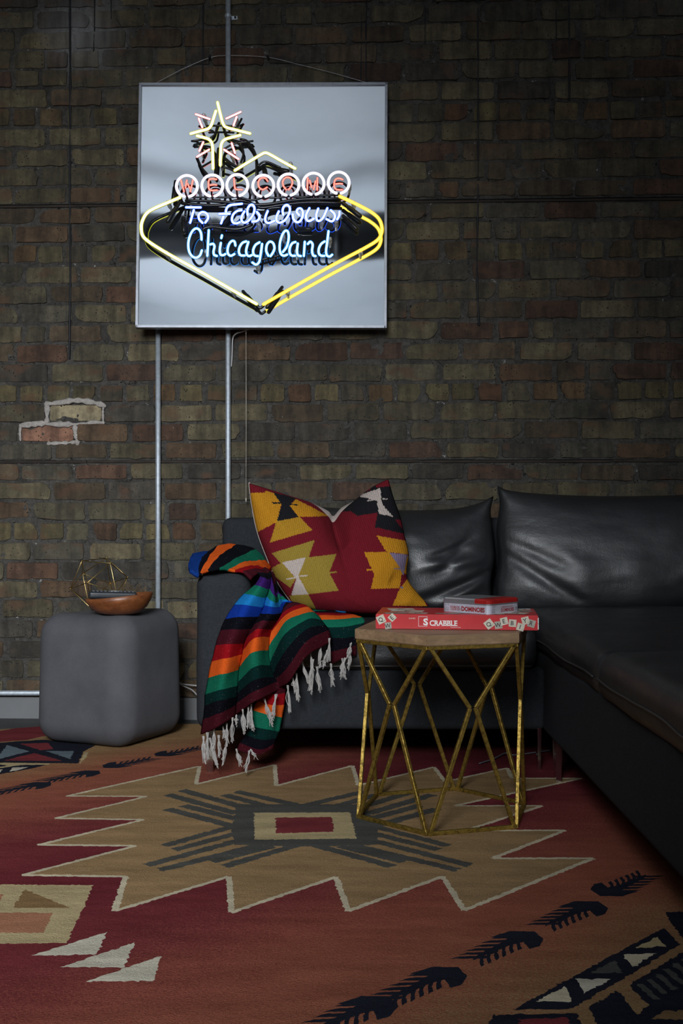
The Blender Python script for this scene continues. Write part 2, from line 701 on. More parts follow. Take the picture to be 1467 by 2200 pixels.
def shown(bk):
    """how much of a brick the photograph shows, 0 when hidden or cut"""
    u0, u1, h0, h1, header, sp = bk
    x0, y1 = proj(WL(u0, h0)); x1, y0 = proj(WL(u1, h1))
    if x0 < 2 or x1 > 1465 or y0 < 2 or y1 > 1500:
        return 0
    if x1 > 285 and x0 < 838 and y1 > 172 and y0 < 712:
        return 0
    if y1 > 1040 and x1 > 420:
        return 0
    if y1 > 1200 and x0 < 400 and x1 > 85:
        return 0
    s = (x1 - x0) * (y1 - y0)
    if sp:
        s += 1e6
    cx, cy = (x0 + x1) / 2, (y0 + y1) / 2
    return s + 1500 * (1 - min(1, (abs(cy - 800) / 900)))


order = sorted(range(len(bricks)), key=lambda i: -shown(bricks[i]))
single = set(i for i in order[:300] if shown(bricks[i]) > 0)
rv, rf, rc = [], [], []
for i, bk in enumerate(bricks):
    u0, u1, h0, h1, header, sp = bk
    vs, fs = brick_geo(u0, u1, h0, h1, 0.0008 + random.uniform(-0.0022, 0.0022), 0.0008 if sp else 0.0017)
    t = tint_for((u0 + u1) / 2, h0, sp, header)
    cols = [(*t, 1)] * len(vs)
    if i in single:
        o = mesh('brick', vs, fs, m_brick, wall)
        set_tint(o.data, cols)
        if sp == 'pale':
            o['label'] = 'clean pale buff replacement brick set in white mortar'
        elif sp == 'pink':
            o['label'] = 'pinkish replacement brick set in white mortar'
    else:
        b0 = len(rv)
        rv += vs
        rf += [tuple(q + b0 for q in f) for f in fs]
        rc += cols
o = mesh('remaining_bricks', rv, rf, m_brick, wall)
set_tint(o.data, rc)
o['kind'] = 'stuff'

# pale lime mortar around the two replaced bricks
pm = MB()
for seg, wd in (([(101, 868), (130, 865), (165, 860), (205, 866), (224, 872)], 5), ([(101, 868), (101, 890), (99, 908), (80, 910), (48, 914)], 5.5),
            ([(100, 911), (135, 912), (180, 911), (222, 908)], 4.5), ([(222, 872), (221, 890), (222, 908)], 3.0), ([(44, 914), (43, 930), (44, 946)], 3.0), ([(161, 915), (162, 930), (164, 942), (166, 952)], 5),
            ([(105, 953), (130, 952), (166, 950)], 3.2)):
    pts = [WP(x, y, 0.0) for x, y in resample(catmull(seg, 4), 14)]
    pm.tube(pts, 0.006, 6, True, [wd / 565 * random.uniform(0.55, 1.7) for _ in pts])
pm.v = [tuple(WL(v[0] * math.cos(WYAW) - v[1] * math.sin(WYAW), v[2], 0.0012 + 0.22 * (-v[0] * math.sin(WYAW) - v[1] * math.cos(WYAW)))) for v in pm.v]
o = pm.build('lime_mortar', m_lime, wall, True)
o['label'] = 'white lime mortar smeared around the two replaced bricks'

# tar drips
m_tar = M_plain('black_tar', (0.008, 0.009, 0.013, 1), 0.55, var=0.2, bstr=0.1)
for pts, wd in (([(150, -40), (151, 200), (150, 400), (151, 600), (149, 770)], 4.6), ([(1026, -40), (1027, 200), (1027, 430), (1024, 560), (1026, 650), (1029, 698)], 4.2),
                ([(203, -40), (203, 60), (201, 110)], 2.8), ([(238, -40), (239, 40)], 2.2), ([(437, -40), (436, 80), (435, 178)], 3.2), ([(776, 20), (776, 120), (775, 185)], 2.6), ([(787, -20), (786, 80), (787, 182)], 3.4),
                ([(1194, -20), (1195, 60), (1194, 128)], 2.8), ([(1221, -20), (1223, 80), (1223, 215)], 4.2), ([(913, 15), (913, 95)], 2.0), ([(250, 40), (262, 60)], 1.5)):
    t = MB()
    q = [WP(x, y, 0.001) for x, y in resample(pts, 24)]
    t.tube(q, 0.003, 6, True, [wd / 565 / 2 * random.uniform(0.75, 1.2) for _ in q])
    t.build('tar_drip', m_tar, wall, True)

# long nailing strips bedded in the wall
m_strip = M_plain('weathered_dark_wood', (0.030, 0.022, 0.016, 1), 0.85, var=0.5, nscale=12, bstr=0.5)
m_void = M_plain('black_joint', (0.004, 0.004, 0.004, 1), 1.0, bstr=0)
for k, py in enumerate((429.5, 990.5)):
    z = WP(1150, py).z
    t = MB()
    u = -3.3
    while u < 3.3:
        ln = random.uniform(0.7, 1.3)
        u2 = min(3.3, u + ln)
        zz = z + random.uniform(-0.002, 0.002)
        t.add([WL(a, bb, c_) for c_ in (-0.02, 0.003) for a, bb in ((u, zz - 0.005), (u2 - 0.004, zz - 0.0055), (u2 - 0.004, zz + 0.003), (u, zz + 0.0035))],
              [(3, 2, 1, 0), (4, 5, 6, 7), (0, 1, 5, 4), (1, 2, 6, 5), (2, 3, 7, 6), (3, 0, 4, 7)])
        u = u2
    o = t.build('trim_%d' % (k + 1), m_strip)
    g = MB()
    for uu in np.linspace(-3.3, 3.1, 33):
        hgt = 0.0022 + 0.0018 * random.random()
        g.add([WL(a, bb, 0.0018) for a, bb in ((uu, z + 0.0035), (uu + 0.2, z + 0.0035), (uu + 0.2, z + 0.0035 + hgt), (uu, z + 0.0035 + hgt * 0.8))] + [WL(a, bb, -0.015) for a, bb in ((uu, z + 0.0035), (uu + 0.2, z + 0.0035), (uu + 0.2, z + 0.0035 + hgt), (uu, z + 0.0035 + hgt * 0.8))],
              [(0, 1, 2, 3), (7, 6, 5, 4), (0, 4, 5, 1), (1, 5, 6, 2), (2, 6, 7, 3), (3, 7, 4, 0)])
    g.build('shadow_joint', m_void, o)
    struct(o, 'thin dark wooden nailing strip bedded between brick courses, ' + ('level with the sign' if k == 0 else 'below the sign'))

# baseboard
t = MB()
hb = 0.082
prof = [(0.0, 0.0), (0.020, 0.0), (0.020, hb - 0.008), (0.014, hb), (0.0, hb)]
vs = [WL(u, h, o_ - 0.01) for u in (-3.35, 3.35) for o_, h in prof]
n = len(prof)
t.add(vs, [tuple(range(n))[::-1], tuple(range(n, 2 * n))] + [(k, (k + 1) % n, n + (k + 1) % n, n + k) for k in range(n)])
struct(t.build('baseboard_back', m_base), 'pale grey painted baseboard along the brick wall')

# ================================================================== RUG
RUGZ = 0.011


def rug_mat(name, cols, scale=120, seed=0.0):
    m, nt, N, L, B = newmat(name)
    co = texco(nt)
    n1 = noise_node(nt, co, scale * 2.2, 3, 0.7)
    n2 = noise_node(nt, texco(nt, 'Object', (3.0, 14.0, 3.0)), 1.3, 4, 0.6)
    c = ramp(nt, n1, [(0.25, cols[0]), (0.75, cols[1])])
    c = mixc(nt, 0.8, c, ramp(nt, n2, [(0.25, (0.62, 0.6, 0.58)), (0.75, (1.25, 1.22, 1.18))]), 'MULTIPLY')
    L.new(c, B.inputs['Base Color'])
    B.inputs['Roughness'].default_value = 1.0
    B.inputs['Specular IOR Level'].default_value = 0.05
    p = bump(nt, noise_node(nt, co, 330, 2), 0.8, 0.004, B)
    bump(nt, noise_node(nt, co, 22, 3), 0.35, 0.01, B, p)
    return m


def rug_field():
    m, nt, N, L, B = newmat('rug_ombre_field')
    co = texco(nt)
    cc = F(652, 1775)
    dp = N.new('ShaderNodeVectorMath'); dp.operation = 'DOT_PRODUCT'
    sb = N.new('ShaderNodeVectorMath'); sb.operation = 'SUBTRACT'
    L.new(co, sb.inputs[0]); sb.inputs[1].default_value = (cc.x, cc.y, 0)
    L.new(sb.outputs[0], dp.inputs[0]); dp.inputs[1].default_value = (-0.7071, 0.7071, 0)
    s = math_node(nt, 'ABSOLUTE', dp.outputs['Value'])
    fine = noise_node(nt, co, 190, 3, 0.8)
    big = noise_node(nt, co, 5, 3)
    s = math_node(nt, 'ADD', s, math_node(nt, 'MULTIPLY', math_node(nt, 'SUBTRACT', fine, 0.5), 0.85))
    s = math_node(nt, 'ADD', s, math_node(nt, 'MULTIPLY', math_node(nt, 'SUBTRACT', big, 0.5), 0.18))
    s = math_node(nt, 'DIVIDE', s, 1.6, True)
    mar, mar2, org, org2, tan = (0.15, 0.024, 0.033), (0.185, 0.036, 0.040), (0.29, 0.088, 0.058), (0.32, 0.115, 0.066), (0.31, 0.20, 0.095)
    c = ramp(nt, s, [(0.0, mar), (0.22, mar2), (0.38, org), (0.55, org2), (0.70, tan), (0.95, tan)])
    n1 = noise_node(nt, co, 260, 3, 0.7)
    c = mixc(nt, 0.9, c, ramp(nt, n1, [(0.25, (0.6, 0.58, 0.58)), (0.75, (1.3, 1.3, 1.3))]), 'MULTIPLY')
    c = mixc(nt, 0.7, c, ramp(nt, noise_node(nt, texco(nt, 'Object', (3, 12, 3)), 1.5, 4), [(0.3, (0.7, 0.65, 0.65)), (0.7, (1.15, 1.15, 1.15))]), 'MULTIPLY')
    L.new(c, B.inputs['Base Color'])
    B.inputs['Roughness'].default_value = 1.0
    B.inputs['Specular IOR Level'].default_value = 0.05
    p = bump(nt, noise_node(nt, co, 330, 2), 0.8, 0.004, B)
    bump(nt, noise_node(nt, co, 22, 3), 0.35, 0.01, B, p)
    return m


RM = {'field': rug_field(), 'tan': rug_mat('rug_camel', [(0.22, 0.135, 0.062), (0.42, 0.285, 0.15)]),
      'cream': rug_mat('rug_cream', [(0.48, 0.42, 0.29), (0.68, 0.61, 0.46)]), 'buff': rug_mat('rug_buff', [(0.36, 0.29, 0.15), (0.56, 0.46, 0.27)]),
      'grey': rug_mat('rug_grey', [(0.060, 0.062, 0.056), (0.10, 0.102, 0.094)]), 'maroon': rug_mat('rug_maroon', [(0.15, 0.026, 0.034), (0.23, 0.045, 0.05)]),
      'navy': rug_mat('rug_navy', [(0.010, 0.012, 0.022), (0.022, 0.024, 0.036)]), 'salmon': rug_mat('rug_salmon', [(0.28, 0.13, 0.075), (0.42, 0.2, 0.12)]),
      'brown': rug_mat('rug_brown', [(0.19, 0.115, 0.055), (0.3, 0.19, 0.09)]), 'blue': rug_mat('rug_blue', [(0.10, 0.14, 0.17), (0.17, 0.22, 0.25)]),
      'white': rug_mat('rug_ivory', [(0.5, 0.47, 0.38), (0.68, 0.64, 0.53)])}
RK = list(RM)
polys = []  # (key, list of floor xy)


def rp(key, px, jit=0.0016):
    polys.append((key, [tuple(F(x, y, RUGZ).xy) for x, y in px], jit))


def rp_floor(key, pts, jit=0.0016):
    polys.append((key, pts, jit))


def strip(a, b, wd):
    """quad in pixels around a centre line, wd given on the floor in metres"""
    A, Bv = F(*a, RUGZ).xy, F(*b, RUGZ).xy
    t = (Bv - A).normalized()
    n = Vector((-t.y, t.x)) * wd / 2
    return [tuple(A + n), tuple(Bv + n), tuple(Bv - n), tuple(A - n)]


RX0, RX1 = -1.9, 1.9
RYB, RYF = -0.13, -3.55
# rug outline: back edge slightly skewed to the wall
rug_outline = [(RX0, RYF), (RX1, RYF), (RX1, RYB + 0.02), (-1.0, RYB - 0.0), (-1.23, -0.235), (RX0, -0.56)]
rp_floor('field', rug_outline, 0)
med = [(144, 1710), (429, 1646), (421, 1685), (590, 1643), (594, 1688), (757, 1645), (770, 1687), (932, 1648), (956, 1679), (1090, 1650), (1100, 1672), (1250, 1672),
       (977, 1731), (1165, 1731), (1000, 1784), (1214, 1784), (1058, 1844), (1274, 1844), (997, 1956), (951, 1883), (748, 1957), (721, 1884), (497, 1960), (492, 1883),
       (246, 1957), (270, 1883), (48, 1880), (292, 1817), (83, 1815), (308, 1761), (118, 1758), (315, 1711)]
rp('tan', med)
for i in range(len(med)):
    rp_floor('cream', strip(med[i], med[(i + 1) % len(med)], 0.0125), 0.0012)
# grey sun motif
xc = lambda y: 653 + (y - 1775) * 0.11
mir = lambda p: (2 * xc(p[1]) - p[0], p[1])
z6 = lambda pts: Z(pts, 0.5044, 0, 1540)
body = z6([(1000, 372), (1290, 376), (1300, 382)]) + [mir(p) for p in z6([(1290, 376), (1000, 372)])]
left_edge = z6([(1000, 372), (1005, 400), (985, 465), (985, 480), (1000, 545), (1240, 552)])
grey_body = left_edge + [mir(p) for p in left_edge[::-1]]
rp('grey', grey_body)
for a, b_ in (((715, 331), (1010, 412)), ((775, 312), (1060, 392)), ((955, 332), (1180, 392)), ((1005, 318), (1290, 382)), ((712, 392), (1000, 468)), ((780, 377), (1010, 436)),
              ((700, 549), (990, 468)), ((742, 567), (1005, 497)), ((625, 633), (1010, 528)), ((680, 653), (1110, 545)), ((903, 617), (1160, 550)), ((955, 637), (1260, 548))):
    q = z6([a, b_])
    wd = 0.033 if a[1] < 480 else 0.029
    rp_floor('grey', strip(q[0], q[1], wd))
    rp_floor('grey', strip(mir(q[0]), mir(q[1]), wd))
rp('buff', [(546, 1746), (752, 1745), (766, 1802), (547, 1804)])
rp('maroon', [(592, 1757), (713, 1755), (717, 1787), (593, 1790)])
# lower left motif
z7 = lambda pts: Z(pts, 0.5044, 0, 1840)
rp('buff', z7([(-300, 118), (398, 122), (285, 370), (-300, 372)]))
rp('brown', z7([(105, 140), (300, 219), (57, 219)]))
rp('salmon', z7([(-120, 160), (13, 162), (-8, 200), (-120, 200)]))
rp('salmon', z7([(-200, 236), (222, 241), (185, 326), (-200, 322)]))
for tri in ([(130, 423), (457, 321), (411, 418)], [(255, 472), (573, 366), (528, 473)], [(367, 534), (684, 422), (655, 531)]):
    rp('white', z7(tri))
# feather arrows: template read from one arrow, moved over the floor
z8 = lambda pts: Z(pts, 0.55, 660, 1740)
feather = [z8([(715, 497), (790, 473), (885, 474), (924, 505), (905, 533), (868, 543), (845, 516), (800, 526), (700, 566), (645, 588), (650, 574), (745, 525), (785, 500)])]
for k in range(6):
    t = k / 5
    x0, y0 = 555 + 150 * t, 582 - 78 * t
    feather.append(z8([(x0, y0), (x0 + 40, y0 - 9.5), (x0 + 165 - 30 * t, y0 - 13 - 2 * t), (x0 + 140 - 20 * t, y0 - 2)]))
for k in range(6):
    x0, y0 = 672 + 29 * k, 580 - 12.5 * k
    feather.append(z8([(x0, y0 - 8), (x0 + 19, y0 - 18), (x0 + 14, y0 + 8), (x0 + 21, y0 + 24), (x0 + 6, y0 + 33), (x0, y0 + 14)]))
feather = [[F(x, y, RUGZ).xy for x, y in f] for f in feather]
org = F(1067, 2034, RUGZ).xy
for px, py, flip in ((731, 2185, 0), (891, 2117, 0), (1067, 2034, 0), (1215, 1965, 0), (1353, 1899, 1), (34, 1694, 0), (144, 1668, 0), (288, 1638, 1), (395, 1614, 1), (600, 2262, 0)):
    c0 = F(px, py, RUGZ).xy
    for f in feather:
        pts = []
        for p in f:
            d = p - org
            if flip:
                d = -d
            pts.append(tuple(c0 + d))
        rp_floor('navy', pts, 0.0006)
# lower right corner
z9 = lambda pts: Z(pts, 0.257, 1090, 1840)
rp('navy', z9([(40, 1283), (500, 1030), (1000, 760), (1310, 595), (1445, 735), (980, 1015), (530, 1275)]))
rp('cream', z9([(230, 1213), (485, 1085), (538, 1212)])); rp('white', z9([(568, 1020), (865, 1025), (640, 1140)])); rp('grey', z9([(690, 975), (890, 865), (962, 972)]))
rp('cream', z9([(960, 820), (1240, 808), (1045, 925)])); rp('buff', z9([(1065, 768), (1250, 670), (1318, 752)]))
rp('navy', z9([(-120, 1325), (575, 1312), (700, 1560), (-260, 1560)]))
rp('maroon', z9([(90, 1360), (500, 1345), (600, 1560), (20, 1560)]))
rp('navy', z9([(680, 1250), (925, 1120), (1080, 1320), (1180, 1245), (1010, 1075), (1467, 800), (1900, 560), (2100, 900), (2000, 1560), (820, 1560)]))
for k in range(6):
    x0, y0 = 1100 + 75 * k, 1065 - 42 * k
    rp_floor('grey', strip(z9([(x0, y0)])[0], z9([(x0 + 145, y0 + 130)])[0], 0.012))
rp('brown', z9([(1200, 1358), (1330, 1285), (1800, 1290), (1800, 1370)]))
rp('navy', z9([(1310, 465), (1700, 455), (1700, 620), (1467, 700)]))
# upper left corner
za = lambda pts: Z(pts, 200 / 1467, 0, 1420)
rp('navy', za([(-900, 1300), (0, 1290), (240, 1270), (700, 1240), (1500, 1330), (1320, 1430), (1230, 1615), (0, 1600), (-900, 1640)]))
rp('maroon', za([(-1200, 1180), (-500, 1140), (0, 1105), (640, 985), (900, 985), (760, 1170), (420, 1245), (0, 1275), (-1200, 1330)]))
rp('blue', za([(0, 1470), (110, 1325), (465, 1425), (0, 1540), (-300, 1500)])); rp('blue', za([(720, 1420), (1170, 1420), (1105, 1545)]))
rp('maroon', za([(320, 1305), (760, 1290), (840, 1385), (640, 1410)])); rp('maroon', za([(60, 1570), (540, 1450), (990, 1575)]))
rp('buff', za([(-900, 1650), (0, 1605), (780, 1615), (780, 1632), (0, 1690), (-900, 1740)]))
rp('navy', za([(-400, 1640), (0, 1632), (120, 1650), (0, 1668), (-400, 1690)]))
rp('navy', za([(-300, 1790), (0, 1690), (330, 1640), (740, 1636), (480, 1700), (0, 1785), (-300, 1840)]))
rp('white', za([(190, 1680), (450, 1672), (330, 1710), (140, 1745)])); rp('white', za([(-200, 1760), (45, 1708), (0, 1755), (-200, 1800)]))
rp('buff', za([(1330, 1440), (1390, 1440), (1360, 1520), (1250, 1620)]))

vin, ein, outl, meta = [], [], [], []
for key, pts, jit in polys:
    out = []
    n = len(pts)
    for i in range(n):
        a, b_ = np.array(pts[i]), np.array(pts[(i + 1) % n])
        ln = np.linalg.norm(b_ - a)
        k = max(1, min(140, int(ln / 0.006))) if jit else 1
        for q in range(k):
            p = a + (b_ - a) * q / k
            if jit:
                p = p + rng.normal(0, jit, 2)
            out.append(p)
    b0 = len(vin)
    vin += [Vector((float(p[0]), float(p[1]))) for p in out]
    ein += [(b0 + q, b0 + (q + 1) % len(out)) for q in range(len(out))]
    outl.append(np.array(out))
    meta.append(RK.index(key))
rv, re_, rf, ov, oe, of = delaunay_2d_cdt(vin, ein, [], 0, 1e-6, False)
V2 = np.array([tuple(v) for v in rv])
tri = np.array([tuple(f)[:3] for f in rf])
cen = V2[tri].mean(axis=1)
lab = -np.ones(len(tri), int)
for pi, pg in enumerate(outl):
    lo, hi = pg.min(0), pg.max(0)
    cand = np.where((cen[:, 0] >= lo[0]) & (cen[:, 0] <= hi[0]) & (cen[:, 1] >= lo[1]) & (cen[:, 1] <= hi[1]))[0]
    if not len(cand):
        continue
    x, y = cen[cand, 0], cen[cand, 1]
    ins = np.zeros(len(cand), bool)
    x1, y1 = pg[:, 0], pg[:, 1]
    x2, y2 = np.roll(x1, -1), np.roll(y1, -1)
    for a in range(len(pg)):
        cond = (y1[a] > y) != (y2[a] > y)
        if cond.any():
            xi = (x2[a] - x1[a]) * (y - y1[a]) / ((y2[a] - y1[a]) or 1e-12) + x1[a]
            ins ^= cond & (x < xi)
    if pi == 0:
        lab[cand[ins]] = 0
        base = lab == 0
    else:
        lab[cand[ins & base[cand]]] = pi
keep = np.where(lab >= 0)[0]
faces = [tuple(int(q) for q in tri[k]) for k in keep]
midx = [meta[lab[k]] for k in keep]
rug = mesh('area_rug', [(v.x, v.y, RUGZ) for v in rv], faces, None, None, False, list(RM.values()), midx)
tag(rug, 'large red and camel southwestern area rug with serrated medallion under the gold table', 'rug')
t = MB()
n = len(rug_outline)
t.add([(x, y, z) for z in (0.0005, RUGZ - 0.0003) for x, y in rug_outline], [tuple(range(n))[::-1]] + [(k, (k + 1) % n, n + (k + 1) % n, n + k) for k in range(n)])
t.build('rug_backing', RM['maroon'], rug)
# ================================================================== NEON SIGN
SK = -0.055      # lean of the panel: metres of Y per metre of height
SZ0, SY0 = 1.95, -0.075


def S(px, py, off=0.0):
    """ray through the pixel meets the plane that lies `off` in front of the sign panel"""
    dx, dz = (px - CX) / FPX, -(py - CY) / FPX
    # plane: Y = SY0 - off - SK*(z-SZ0)   (bottom nearer)
    # CAM.y + d = SY0 - off - SK*(CAM.z + dz*d - SZ0)
    d = (SY0 - off - CAM.y - SK * (CAM.z - SZ0)) / (1 + SK * dz)
    return Vector((dx * d, CAM.y + d, CAM.z + dz * d))


corners = [S(300, 181), S(832, 180), S(830, 706), S(292, 705)]  # TL TR BR BL
ctr = sum(corners, Vector()) / 4
sign = thing('neon_sign', 'square mirrored neon sign reading WELCOME To Fabulous Chicagoland on the brick wall', 'sign', (ctr.x, ctr.y + 0.02, corners[2].z))
nrm = (corners[1] - corners[0]).cross(corners[0] - corners[3]).normalized()
if nrm.y > 0:
    nrm = -nrm

m_mirror, nt, N, L, B = newmat('silver_acrylic_mirror')
co = texco(nt)
L.new(ramp(nt, noise_node(nt, co, 2.5, 2), [(0.3, (0.80, 0.85, 0.90)), (0.7, (0.85, 0.89, 0.94))]), B.inputs['Base Color'])
B.inputs['Metallic'].default_value = 1.0
B.inputs['Roughness'].default_value = 0.035
m_alu = M_plain('brushed_aluminium', (0.30, 0.32, 0.36, 1), 0.45, 0.6, var=0.12, nscale=40, bstr=0.05)
m_blackglass = M_plain('black_painted_glass', (0.006, 0.006, 0.008, 1), 0.22, var=0.2, bstr=0.05)
m_sleeve = M_plain('black_rubber_sleeve', (0.008, 0.008, 0.009, 1), 0.4, var=0.2, bstr=0.1)
m_clear, nt, N, L, B = newmat('clear_plastic')
L.new(ramp(nt, noise_node(nt, texco(nt), 90, 3), [(0.3, (0.75, 0.75, 0.78)), (0.7, (0.95, 0.95, 0.97))]), B.inputs['Base Color'])
B.inputs['Transmission Weight'].default_value = 0.45
B.inputs['Roughness'].default_value = 0.25
B.inputs['IOR'].default_value = 1.35

# wavy mirror sheet with thickness
n = 48
vs, fs = [], []
ins = 0.008


def bil(u, v):
    a = corners[0].lerp(corners[1], u); b_ = corners[3].lerp(corners[2], u)
    return a.lerp(b_, v)


for j in range(n + 1):
    for i in range(n + 1):
        u, v = i / n, j / n
        wv = 0.0066 * (v - 0.62) * (math.sin(math.pi * u) ** 1.5 - 0.5) + 0.00035 * math.sin(u * 7.5 + 0.4) * math.sin(v * 6 + 0.2) + 0.00045 * math.cos(u * 6.3) * (v - 0.3) + 0.00025 * math.sin(u * 13 + 2) * math.sin(v * 9)
        vs.append(bil(ins + (1 - 2 * ins) * u, ins + (1 - 2 * ins) * v) + nrm * (0.004 + wv))
for j in range(n):
    for i in range(n):
        a = j * (n + 1) + i
        fs.append((a, a + n + 1, a + n + 2, a + 1))
b0 = len(vs)
for (i, j) in ((0, 0), (n, 0), (n, n), (0, n)):
    vs.append(vs[j * (n + 1) + i] - nrm * 0.014)
fs.append((b0, b0 + 1, b0 + 2, b0 + 3))
mesh('mirror_panel', vs, fs, m_mirror, sign, True)
for a, b_ in ((0, 1), (1, 2), (2, 3), (3, 0)):
    t = MB()
    dirv = (corners[b_] - corners[a]).normalized()
    inward = (ctr - (corners[a] + corners[b_]) / 2).normalized() * 0.0045
    t.bar(corners[a] + inward + nrm * -0.004, corners[b_] + inward + nrm * -0.004, 0.009, 0.036, nrm)
    t.build('frame_rail', m_alu, sign)


def neon_pair(key, core, shell, cs=2.2, ss=1.0, alpha=0.45):
    return (M_emit('neon_core_' + key, core, cs), M_shell('neon_glass_' + key, shell, ss, alpha))


NE = {'yellow': neon_pair('yellow', (1.0, 0.98, 0.55), (0.86, 0.84, 0.02), 4.2, 1.0, 0.5),
      'amber': neon_pair('amber', (1.0, 0.82, 0.12), (1.0, 0.56, 0.01), 3.2, 1.1, 0.5),
      'white': neon_pair('white', (1.0, 0.97, 1.0), (0.88, 0.78, 1.0), 3.8, 1.3, 0.4),
      'red': neon_pair('red', (1.0, 0.42, 0.32), (1.0, 0.04, 0.03), 2.6, 1.2, 0.55),
      'pink': neon_pair('pink', (1.0, 0.60, 0.58), (0.95, 0.12, 0.13), 3.6, 1.0, 0.45),
      'blue': neon_pair('blue', (0.55, 0.88, 1.0), (0.012, 0.09, 1.0), 4.4, 2.4, 0.45),
      'aqua': neon_pair('aqua', (0.45, 0.95, 1.0), (0.015, 0.28, 0.95), 3.6, 1.4, 0.45)}
LBL = {'yellow': 'glowing pale yellow neon tube', 'amber': 'glowing amber neon tube', 'white': 'white neon ring', 'red': 'red neon letter stroke',
       'pink': 'short pink neon tube', 'blue': 'deep blue neon script stroke', 'aqua': 'light blue neon script stroke'}
OFF = 0.062


def neon(key, px, r=0.0056, smooth=True, off=OFF, name='neon_tube'):
    pts = catmull(px, 7) if smooth and len(px) > 2 else px
    if len(pts) == 2:
        pts = resample(pts, 5)
    w3 = [S(x, y, off) for x, y in pts]
    t = MB(); t.tube(w3, r * 1.06, 10)
    o = t.build(name, NE[key][1], sign, True)
    o['label'] = LBL[key]
    t = MB(); t.tube(w3, r * 0.7, 8)
    t.build('gas_core', NE[key][0], o, True)
    if key != 'amber':
        t = MB(); t.tube([q - nrm * -0.0 - nrm * (r * 0.62) for q in w3], r * 0.9, 8)
        t.build('blockout_paint', m_blackglass, o, True)
    return o


zA = lambda p: Z(p, 270 / 1467, 390, 200)
zB = lambda p: Z(p, 0.15, 360, 350)
zC = lambda p: Z(p, 0.15, 550, 350)
zD = lambda p: Z(p, 200 / 1467, 380, 420)
zE = lambda p: Z(p, 200 / 1467, 560, 420)
zF = lambda p: Z(p, 170 / 1467, 390, 480)
zG = lambda p: Z(p, 180 / 1467, 550, 480)
# star
for p in ([(108, 474), (230, 440), (312, 415), (348, 370), (375, 290), (400, 210)], [(420, 110), (450, 235), (482, 350), (520, 398), (640, 432), (798, 472)],
          [(182, 500), (270, 522), (325, 545), (358, 600), (364, 720), (368, 880)], [(684, 492), (580, 518), (500, 546), (464, 600), (456, 700), (452, 842)]):
    neon('yellow', zA(p), 0.0062)
for p in ([(166, 247), (328, 304)], [(201, 297), (242, 400)], [(690, 220), (522, 298)], [(643, 277), (606, 378)], [(253, 574), (207, 676)], [(322, 660), (180, 744)], [(584, 585), (624, 700)], [(496, 660), (664, 770)]):
    neon('pink', zA(p), 0.0048)
neon('yellow', zA([(622, 903), (780, 806), (930, 716), (978, 698), (1030, 716), (1170, 795), (1325, 880)]), 0.0062)
# rings and letters
ringc = [(401.5, 400), (456, 399), (509.7, 398), (565.5, 399.5), (619.7, 397), (673.5, 395), (727.5, 392.7)]
for cx, cy in ringc:
    pts = []
    for k in range(33):
        a = math.radians(103 + 334 * k / 32)
        pts.append((cx + 22.5 * math.cos(a), cy + 23 * math.sin(a)))
    neon('white', pts, 0.0056, False, name='neon_ring')
for p, s_ in ((zB([(190, 245), (235, 408)]), 0), (zB([(275, 250), (256, 358)]), 0), (zB([(288, 302), (318, 362)]), 0), (zB([(364, 245), (325, 408)]), 0),
              (zB([(700, 236), (640, 228), (598, 240), (586, 280), (588, 350), (604, 386), (640, 394), (708, 390)]), 1), (zB([(612, 320), (655, 312), (700, 316)]), 1),
              (zB([(952, 222), (957, 300), (965, 360), (990, 380), (1066, 384)]), 1), (zC([(166, 262), (140, 225), (90, 214), (45, 245), (30, 300), (50, 355), (95, 382), (158, 350)]), 1),
              (zC([(432, 384), (390, 325), (384, 260), (415, 218), (455, 206), (500, 224), (520, 275), (505, 330), (466, 384)]), 1),
              (zC([(740, 216), (733, 384)]), 0), (zC([(768, 252), (796, 350)]), 0), (zC([(852, 262), (824, 380)]), 0), (zC([(878, 214), (875, 388)]), 0),
              (zC([(1240, 238), (1185, 222), (1135, 240), (1118, 300), (1125, 355), (1160, 382), (1236, 386)]), 1), (zC([(1140, 302), (1190, 296), (1235, 300)]), 1)):
    neon('red', p, 0.0036, bool(s_), OFF - 0.004)
# To Fabulous
for p in (zD([(145, 186), (375, 188)]), zD([(266, 230), (208, 430)]), zD([(404, 432), (352, 375), (342, 310), (380, 268), (430, 264), (480, 300), (490, 360), (446, 428)]),
          zD([(1025, 130), (920, 142), (840, 152), (795, 185), (772, 240), (776, 280)]), zD([(666, 290), (832, 288)]), zD([(732, 335), (696, 440)]),
          zD([(1018, 232), (950, 245), (890, 295), (866, 370), (885, 425), (935, 440), (990, 420)]),
          zD([(1064, 250), (1022, 330), (1022, 400), (1070, 428), (1140, 385), (1205, 290), (1222, 200), (1190, 146), (1145, 160), (1110, 225), (1115, 308)]),
          zD([(1260, 258), (1298, 310), (1292, 370), (1250, 405), (1188, 410)]), zE([(110, 245), (75, 335), (76, 405), (125, 434), (215, 400)]),
          zE([(285, 250), (250, 335), (255, 405), (305, 428), (380, 390), (440, 300), (460, 205), (420, 150), (370, 170), (344, 235), (355, 305)]),
          zE([(504, 298), (515, 370), (562, 418), (615, 408), (655, 340), (662, 255), (630, 206), (585, 214), (568, 260), (604, 310)]),
          zE([(767, 200), (718, 300), (722, 380), (770, 402), (836, 365)]), zE([(906, 206), (876, 300), (882, 380), (925, 400), (985, 345), (1050, 200)]),
          zE([(1104, 234), (1160, 290), (1166, 355), (1120, 408), (1036, 372)]), zE([(1240, 254), (1236, 315), (1204, 376)])):
    neon('blue', p, 0.0052)
